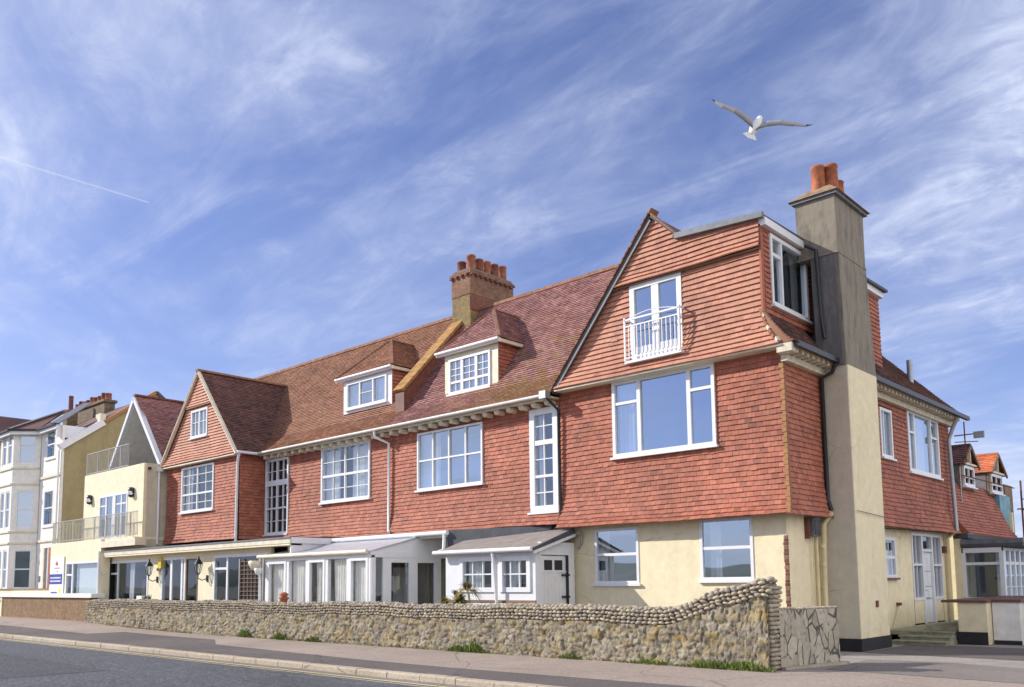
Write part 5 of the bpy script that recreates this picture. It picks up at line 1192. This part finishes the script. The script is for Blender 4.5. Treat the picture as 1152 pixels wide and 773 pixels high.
# right end face of the pier (faces +x)
n2 = 26; 
YE = WY - .02 + np.linspace(0, .46, n2); ZE = np.linspace(-.15, topz(WX1) - .08, 60)
XE, ZE2 = np.meshgrid(YE + WX1 - 2.0, ZE, indexing='ij')
f1, f2, idn2 = stones(XE * 1.0 - 3, ZE2); edge = np.clip((f2 - f1) / .45, 0, 1)
HE = .05 * edge + .05 * (value_noise(XE, ZE2, .09, 8) - .5)
V = [(WX1 + HE[i, j] - .02, YE[i] - (.02 if i == 0 else 0), ZE[j]) for i in range(n2) for j in range(60)]
m.add(V, [(i * 60 + j, (i + 1) * 60 + j, (i + 1) * 60 + j + 1, i * 60 + j + 1) for i in range(n2 - 1) for j in range(59)], 'rubble', (.3, .8), smooth=True)
# core
xc = np.linspace(WX0 + .02, WX1 - .03, 160)
V = []
for x in xc: t = topz(x) - .05; V += [(x, WY + .01, -.15), (x, WY + .01, t), (x, WY + .4, t), (x, WY + .4, -.15)]
F = [(4 * i + a, 4 * i + (a + 1) % 4, 4 * i + 4 + (a + 1) % 4, 4 * i + 4 + a) for i in range(len(xc) - 1) for a in range(4)] + [(0, 1, 2, 3), tuple(4 * (len(xc) - 1) + a for a in (3, 2, 1, 0))]
m.add(V, F, 'mortar')
m.build('rubble_face', FW)
# pebbles
import bmesh
def ico(sub):
    b = bmesh.new(); bmesh.ops.create_icosphere(b, subdivisions=sub, radius=1); v = np.array([q_.co[:] for q_ in b.verts]); f = [tuple(k.index for k in q_.verts) for q_ in b.faces]; b.free(); return v, f
I2 = ico(2); I1 = ico(1)
def pebble(m, c, sz, rnd, sub=I2):
    v, f = sub; a = rnd.uniform(-.35, .35); b = rnd.uniform(-.3, .3); v = v * np.array(sz)
    v = v * (1 + .13 * np.sin(v[:, [1]] * 30 + rnd.random() * 6) * np.cos(v[:, [0]] * 25 + rnd.random() * 6))
    ca, sa, cb, sb_ = math.cos(a), math.sin(a), math.cos(b), math.sin(b)
    R = np.array([[cb, 0, sb_], [0, 1, 0], [-sb_, 0, cb]]) @ np.array([[ca, -sa, 0], [sa, ca, 0], [0, 0, 1]])
    v = v @ R.T + np.array(c); m.add(v.tolist(), f, 'pebble', (rnd.random(), rnd.random()), smooth=True)
m = MB(); r = random.Random(21)
for row in range(4):
    x = WX0 + r.uniform(0, .1)
    while x < WX1 - .02:
        w_ = r.uniform(.085, .15); t = topz(x + w_ / 2); dz = (topz(x + .05) - topz(x - .05))
        pebble(m, (x + w_ / 2, WY - .015 + r.uniform(-.02, .012) - .01 * (row == 1), t - .045 - row * .073 + r.uniform(-.012, .012)), (w_ * .54, .06, r.uniform(.03, .04)), r, I2 if x > -20 else I1)
        x += w_ + .004
for row in range(3):
    x = WX0
    while x < WX1 - .02:
        w_ = r.uniform(.08, .15); t = topz(x + w_ / 2)
        pebble(m, (x + w_ / 2, WY + .09 + row * .12 + r.uniform(-.02, .02), t + r.uniform(-.025, .01)), (w_ * .52, .07, r.uniform(.035, .055)), r, I2 if x > -20 else I1)
        x += w_ + .004
z = .05
while z < 1.5:     # pier end
    y = WY + .02
    while y < WY + .42:
        w_ = r.uniform(.08, .13); pebble(m, (WX1 + .0, y + w_ / 2, z), (.06, w_ * .52, .038), r); y += w_
    z += .078
m.build('pebble_coping', FW)
# crazy-paved return wall
CP = thing('crazy_paved_wall', 'short return wall faced with grey crazy paving and dark joints, at the end of the pebble-topped wall', 'wall', (-7, 15.4, 0))
m = MB(); A = Vector((-7.16, 14.72, 0)); Bp = Vector((-6.78, 16.4, 0)); n_ = Vector(((Bp - A).y, -(Bp - A).x, 0)).normalized(); L = (Bp - A).length
Q = [A + n_ * .02, Bp + n_ * .02, Bp - n_ * .3, A - n_ * .3]
V = [q_ + Z * z for z in (0, 1.05) for q_ in Q]
m.add(V, [(0, 1, 5, 4)], 'crazy_paving', [[(0, 0), (L, 0), (L, 1.05), (0, 1.05)]])
m.add(V, [(1, 2, 6, 5)], 'crazy_paving', [[(0, 3), (.3, 3), (.3, 4.05), (0, 4.05)]]); m.add(V, [(2, 3, 7, 6), (3, 0, 4, 7), (4, 5, 6, 7)], 'mortar')
m.build('face', CP)
m = MB(); r = random.Random(2)
for row in range(3):
    t = 0
    while t < L:
        w_ = r.uniform(.06, .1); c = A + (Bp - A).normalized() * (t + w_ / 2) - n_ * (.03 + row * .1); pebble(m, (c.x, c.y, 1.065), (.05, w_ * .52, .03), r, I1); t += w_
m.build('pebble_coping', CP)
m = MB(); V = [q_ + Z * z for z in (0, .05) for q_ in (A + n_ * .12, Bp + n_ * .12 + Vector((.05, .1, 0)), Bp + Vector((-.2, .1, 0)), A)]
m.add(V, [(0, 1, 5, 4), (1, 2, 6, 5), (4, 5, 6, 7), (3, 0, 4, 7)], 'kerb_stone'); m.build('footing', CP)
# brown wall, white coping
BW = thing('brick_wall', 'low brown brick wall with smooth white coping at the left end of the pebble-topped wall', 'wall', (-43, 14.7, 0))
m = MB(); m.lbox(S, -48.0, -37.3, -.1, 1.16, -14.85, -14.5, 'brick_brown'); m.box(-48.25, -48.0, 14.45, 14.9, -.1, 1.2, 'pale_cream'); m.build('brickwork', BW)
for x in (-45.3, -42.6, -39.9): 
    m = MB(); m.lbox(S, x - .02, x + .0, .1, 1.16, -14.5, -14.494, 'mortar'); m.build('joint', BW)
m = MB(); m.lbox(S, -48.3, -36.9, 1.16, 1.33, -14.95, -14.4, 'brick_coping'); m.build('coping', BW)
m = MB(); m.lbox(S, -56, -43.2, 0, 1.5, -15.2, -15.05, 'pale_cream'); m.lbox(S, -56, -43.2, 1.5, 1.56, -15.25, -15.0, 'timber'); tag(m.build('boundary_wall'), 'low cream boundary wall with thin brown capping in front of the white bay-windowed house', 'wall')
# bin
bn = thing('wheelie_bin', 'blue wheeled bin with dark lid at the far left of the brown brick wall', 'bin', (-48.9, 14.6, 0))
m = MB(); frust(m, -49.1, -48.55, 14.35, 14.85, .15, -49.2, -48.45, 14.25, 14.95, 1.15, 'bin_blue'); m.build('body', bn)
m = MB(); frust(m, -49.25, -48.4, 14.2, 15.0, 1.15, -49.2, -48.5, 14.3, 14.95, 1.25, 'felt'); m.build('lid', bn)
for yy in (14.4, 14.8): m = MB(); m.tube([(-48.6, yy - .03, .2), (-48.6, yy + .03, .2)], .1, 'black_paint', 12); m.build('wheel', bn)

# ================================================================ SMALL THINGS
def lantern(x, lab):
    t = thing('wall_lantern', lab, 'lantern', (x, 15.4, 2.0), 'black lanterns on the front extension')
    m = MB(); m.lathe((x, 15.2, 2.0), [(.001, .0), (.05, .0), (.055, .03), (.08, .05)], 'black_paint', 6); m.lathe((x, 15.2, 2.38), [(.17, 0), (.12, .08), (.05, .18), (.03, .22), (.035, .26), (.001, .3)], 'black_paint', 6)
    for k in range(6): a = k * math.pi / 3; m.tube([(x + .08 * math.cos(a), 15.2 + .08 * math.sin(a), 2.05), (x + .15 * math.cos(a), 15.2 + .15 * math.sin(a), 2.38)], .009, 'black_paint', 4)
    m.build('cage', t)
    m = MB(); m.lathe((x, 15.2, 2.05), [(.07, 0), (.135, .33)], 'glass', 6); m.build('pane', t)
    m = MB(); m.tube([(x, 15.2, 2.0), (x, 15.2, 1.87), (x + .07, 15.33, 1.8), (x + .14, 15.48, 1.87)], .018, 'black_paint', 6); m.box(x + .07, x + .17, 15.46, 15.5, 1.75, 1.98, 'black_paint'); m.build('bracket', t)
lantern(-33.45, 'black six-sided wall lantern beside the yellow alarm box, left of the glazed doors'); lantern(-29.5, 'black six-sided wall lantern right of the glazed doors, near the trellis window')
m = MB(); m.box(-33.25, -33.0, 15.4, 15.5, 2.3, 2.72, 'yellow'); o = m.build('alarm_box'); tag(o, 'yellow alarm box high on the cream extension wall', 'alarm box'); o.location = (.12, 0, 0)
m = MB(); m.box(-33.22, -33.0, 15.395, 15.4, 2.2, 2.3, 'timber'); o2 = m.build('lower_panel', o); o2.location = (-.12, 0, 0); o2.location = (0, 0, 0)
# trellis leaning against the window
m = MB()
for i in range(7): x = lerp(-26.95, -25.55, i / 6); m.lbox(S, x - .012, x + .012, .5, 2.45, -15.44, -15.42, 'timber')
for i in range(14): z = lerp(.55, 2.4, i / 13); m.lbox(S, -26.95, -25.55, z - .01, z + .01, -15.42, -15.4, 'timber')
for x in (-27.0, -25.5): m.lbox(S, x - .03, x + .03, .3, 2.5, -15.45, -15.39, 'rail')
m.lbox(S, -26.97, -25.53, .35, 2.4, -15.46, -15.45, 'black_paint')
tag(m.build('trellis_panel'), 'dark lattice trellis panel standing against the extension window', 'trellis')
m = MB(); m.lathe((-24.95, 14.78, 2.05), [(.001, 0), (.12, .05), (.2, .2), (.22, .3), (.19, .33)], 'cream_paint', 12); m.tube([(-24.95, 14.78, 2.35), (-24.9, 14.85, 2.46)], .01, 'black_paint', 5); m.lathe((-24.7, 14.75, 1.9), [(.001, 0), (.09, .06), (.14, .2), (.12, .24)], 'sign_white', 10)
tag(m.build('hanging_basket'), 'pale round hanging basket by the white corner post of the conservatory', 'basket')
m = MB(); m.lathe((-22.9, 14.55, 1.07), [(.09, 0), (.13, .1), (.16, .14), (.1, .18), (.14, .24), (.08, .3), (.001, .32)], 'terracotta', 12); tag(m.build('terracotta_ornament'), 'small pink terracotta ornament sitting on the pebble-topped wall', 'ornament')
pl = thing('planter', 'small white planter with green leaves on the pebble-topped wall', 'planter', (-32.0, 14.6, 1.1))
m = MB(); m.box(-32.9, -32.4, 14.5, 14.7, 1.08, 1.25, 'sign_white'); m.build('pot', pl)
m = MB(); r = random.Random(8)
for i in range(60):
    c = Vector((-32.25 + r.uniform(-.25, .2), 14.6 + r.uniform(-.1, .1), 1.12)); t = c + Vector((r.uniform(-.12, .12), r.uniform(-.1, .1), r.uniform(.05, .2))); s_ = Vector((.03, .01, 0)); m.add([c - s_, c + s_, t], [(0, 1, 2)], 'leaf')
m.build('foliage', pl)
mbx = thing('meter_box', 'small grey meter box with rust stain on the shaded cream wall', 'meter box', (-8.2, 19.0, 2.7))
m = MB(); m.box(-8.3, -8.12, 18.6, 18.95, 2.55, 2.95, 'lead'); m.build('box', mbx); m = MB(); m.box(-8.12, -8.10, 18.63, 18.92, 2.58, 2.92, 'felt'); m.build('cover', mbx); m = MB(); m.tube([(-8.22, 18.75, 2.55), (-8.24, 18.75, .2)], .015, 'pipe_cream', 6); m.box(-8.3, -8.2, 18.5, 18.58, 2.5, 2.97, 'rust'); m.build('conduit', mbx)
# house-number tile on white house
m = MB(); m.lbox(S, -49.2, -48.95, 1.9, 2.2, -16.5, -16.47, 'lead'); tag(m.build('number_plaque'), 'small grey plaque on the white wall beside the dark doorway', 'plaque')

# cordyline
def blades(m, c, n, L, rnd, mats, spread=1., droop=.6, w=.025):
    c = Vector(c)
    for i in range(n):
        a = rnd.uniform(0, 2 * math.pi); el = rnd.uniform(.15, 1.4); l = L * rnd.uniform(.6, 1.1); d_ = Vector((math.cos(a) * math.cos(el) * spread, math.sin(a) * math.cos(el) * spread, math.sin(el))); s_ = d_.cross(Z); s_ = (s_.normalized() if s_.length > .01 else Vector((1, 0, 0))) * w
        P = []; k = 5
        for j in range(k + 1):
            t = j / k; p_ = c + d_ * (l * t) - Z * (droop * l * t * t * (1.2 - math.sin(el) * .7)); ww = (1 - t ** 2) * .9 + .1; P += [p_ - s_ * ww, p_ + s_ * ww]
        m.add(P, [(2 * j, 2 * j + 1, 2 * j + 3, 2 * j + 2) for j in range(k)], rnd.choice(mats), smooth=True)
cp = thing('cordyline_plant', 'wind-battered palm-like plant with brown and green strap leaves behind the pebble-topped wall', 'plant', (-15.9, 15.1, 0))
m = MB(); m.tube([(-15.9, 15.1, 0), (-15.9, 15.1, .9), (-15.85, 15.08, 1.25)], [.07, .055, .05], 'timber', 8); m.tube([(-16.0, 15.12, .5), (-16.35, 15.1, 1.1)], .04, 'timber', 8); m.build('trunk', cp)
m = MB(); r = random.Random(17); blades(m, (-15.8, 15.05, 1.12), 120, .62, r, ['leaf', 'leaf_bright', 'leaf_dry'], 1, .8, .024); blades(m, (-15.5, 15.05, 1.42), 90, .55, r, ['leaf_dry', 'leaf', 'leaf_dry'], 1.1, 1.0, .02); blades(m, (-16.35, 15.08, 1.1), 70, .42, r, ['leaf_dry', 'leaf_dry', 'leaf'], 1, 1., .019); m.build('leaves', cp)
# weeds at foot of wall
spots = [(-24.6, .32, 'leafy weed clump at the wall foot below the conservatory, farthest left of the clumps'), (-22.6, .28, 'low weed clump at the wall foot below the conservatory curtains'), (-20.9, .2, 'thin weed clump at the wall foot below the conservatory corner post'), (-15.0, .2, 'small weed clump at the wall foot below the porch windows'), (-14.5, .34, 'bushy bright green weed clump at the wall foot below the porch windows'), (-11.6, .16, 'low green weed clump at the wall foot below the left ground-floor window'), (-9.6, .16, 'weed clump with yellow flowers at the wall foot before the wall sweeps up'), (-8.3, .2, 'low leafy weed clump at the wall foot under the swept-up end'), (-7.6, .24, 'leafy green weed clump at the foot of the end pier')]
for i, (x, h, lab) in enumerate(spots):
    t = thing('weed_clump', lab, 'weed', (x, 14.28, 0), 'weeds along the foot of the garden wall')
    r = random.Random(100 + i); m = MB(); wdt = .55 if i in (6, 7, 8) else .3
    for k in range(230 if h > .18 else 150):
        c = Vector((x + r.gauss(0, wdt * .6), 14.28 + r.uniform(-.09, .05), 0)); hh = h * r.uniform(.2, 1) * max(.25, 1 - abs(c.x - x) / (wdt * 1.6)); tp = c + Vector((r.uniform(-.08, .08), r.uniform(-.1, .02), hh)); s_ = Vector((r.uniform(-1, 1), r.uniform(-.6, .6), r.uniform(-.3, .3))).normalized() * r.uniform(.008, .022); md = c.lerp(tp, .6)
        m.add([c, md - s_, tp, md + s_], [(0, 1, 2, 3)], r.choice(['leaf', 'leaf_bright', 'leaf_bright']))
    if i == 6:
        for k in range(26): c = Vector((x + r.gauss(0, .25), 14.22 + r.uniform(-.04, .04), r.uniform(.03, .13))); m.add([c + Vector(v) * .016 for v in ((1, 0, 0), (0, -1, 0), (-1, 0, 0), (0, 0, 1))], [(0, 1, 3), (1, 2, 3), (0, 3, 2)], 'flower')
    m.build('leaves', t)

m = MB(); r = random.Random(55)
for k in range(2600):
    x = r.uniform(-36, -7.2); 
    if value_noise(np.array([x + 50]), np.array([1.]), .7, 12)[0] < .42: continue
    c = Vector((x, 14.27 + r.uniform(-.07, .04), rise(x, 14.2) - .005)); tp = c + Vector((r.uniform(-.06, .06), r.uniform(-.07, .02), r.uniform(.02, .1))); s_ = Vector((r.uniform(-1, 1), r.uniform(-.5, .5), 0)).normalized() * .007
    m.add([c - s_, c + s_, tp], [(0, 1, 2)], r.choice(['leaf', 'leaf_dry', 'leaf_dry', 'leaf_bright']))
tag(m.build('grass_fringe'), 'sparse dry grass and moss growing in the joint at the foot of the pebble-topped wall', 'grass', kind='stuff')

# ================================================================ GULL
def G3(px_, py_, dpt):   # offset from the bird's centre along world axes (metres)
    return cr * px_ + cu * py_ + cf * dpt
gc = Vector((-0.4374, 0.8928, 0.5218)) * 11.2 + Vector((0, 0, 1.6))
gull = bpy.data.objects.new('gull', None); 
m = MB()
def sect(c, ax, rx, rz, n=10):
    ax = ax.normalized(); s_ = ax.cross(cf).normalized(); q_ = s_.cross(ax)
    return [c + s_ * (rx * math.cos(2 * math.pi * k / n)) + q_ * (rz * math.sin(2 * math.pi * k / n)) for k in range(n)]
bd = G3(.40, .70, .42).normalized()
st_ = [(-.2, .012), (-.18, .035), (-.12, .058), (-.04, .074), (.04, .074), (.09, .06), (.12, .046), (.15, .044), (.18, .04), (.2, .02)]
V = []; 
for t, r_ in st_: V += sect(gc + bd * t, bd, r_ * .9, r_)
n = 10; F = [(i * n + k, i * n + (k + 1) % n, (i + 1) * n + (k + 1) % n, (i + 1) * n + k) for i in range(len(st_) - 1) for k in range(n)] + [tuple(range(n))[::-1], tuple((len(st_) - 1) * n + k for k in range(n))]
m.add(V, F, 'gull_white', smooth=True)
# tail fan
tb = gc - bd * .15; sd = bd.cross(cf).normalized()
Vt = [tb - sd * .03, tb + sd * .03, tb - bd * .1 + sd * .1, tb - bd * .125, tb - bd * .1 - sd * .1]
m.poly(Vt, 'gull_white', .012, cf)
# wings: stations (px offset right/up metres, depth, chord, thickness)
def wing(stn, mats):
    V = []; nrm_prev = None
    for (a, b, c, ch, th) in stn:
        p_ = gc + G3(a, b, c); cd = (bd * .75 + cf * .35).normalized()
        up_ = cd.cross((gc + G3(stn[-1][0], stn[-1][1], stn[-1][2]) - gc).normalized()).normalized()
        V += [p_ + cd * ch * .35, p_ + cd * ch * .1 + up_ * th, p_ - cd * ch * .65, p_ + cd * ch * .1 - up_ * th]
    for i in range(len(stn) - 1):
        m.add(V[4 * i:4 * i + 8], [(k, (k + 1) % 4, 4 + (k + 1) % 4, 4 + k) for k in range(4)], mats[i], smooth=True)
wing([(-.02, .02, 0, .25, .03), (-.14, .11, -.02, .24, .024), (-.27, .20, -.02, .22, .02), (-.42, .27, 0, .17, .014), (-.52, .33, .02, .1, .008), (-.565, .365, .03, .015, .003)], ['gull_grey', 'gull_grey', 'gull_grey', 'gull_grey', 'gull_black'])
wing([(.02, .0, 0, .25, .03), (.16, .03, -.02, .24, .024), (.32, .045, -.02, .22, .02), (.50, .03, 0, .17, .014), (.66, .02, .02, .1, .008), (.75, .03, .03, .015, .003)], ['gull_grey', 'gull_grey', 'gull_grey', 'gull_grey', 'gull_black'])
g_o = m.build('gull'); tag(g_o, 'white gull with grey wings and black tips gliding in the sky above the roof', 'gull')
m = MB(); hp = gc + bd * .195; m.tube([hp, hp + bd * .035, hp + bd * .055 - cu * .008], [.014, .009, .003], 'beak', 6); m.build('beak', g_o)

# ================================================================ CONTRAIL
mct, ntc, bc = newmat('contrail'); bc.inputs['Base Color'].default_value = C(.9, .9, .92); bc.inputs['Alpha'].default_value = .13; bc.inputs['Roughness'].default_value = 1
def ray(px_, py_): return (cr * ((px_ - 576) / 973.3) - cu * ((py_ - 556.57) / 973.3) + cf)
m = MB(); P = []
for i in range(11):
    t = i / 10; q_ = ray(lerp(-120, 168, t), lerp(140, 228, t)); P.append(q_ * (6000 / q_.z) * .5 + Vector((0, 0, 1.6)))
m.tube(P, [11 - 5 * i / 10 for i in range(11)], 'contrail', 8)
tag(m.build('contrail'), 'thin straight white vapour trail high in the left of the sky', 'contrail')
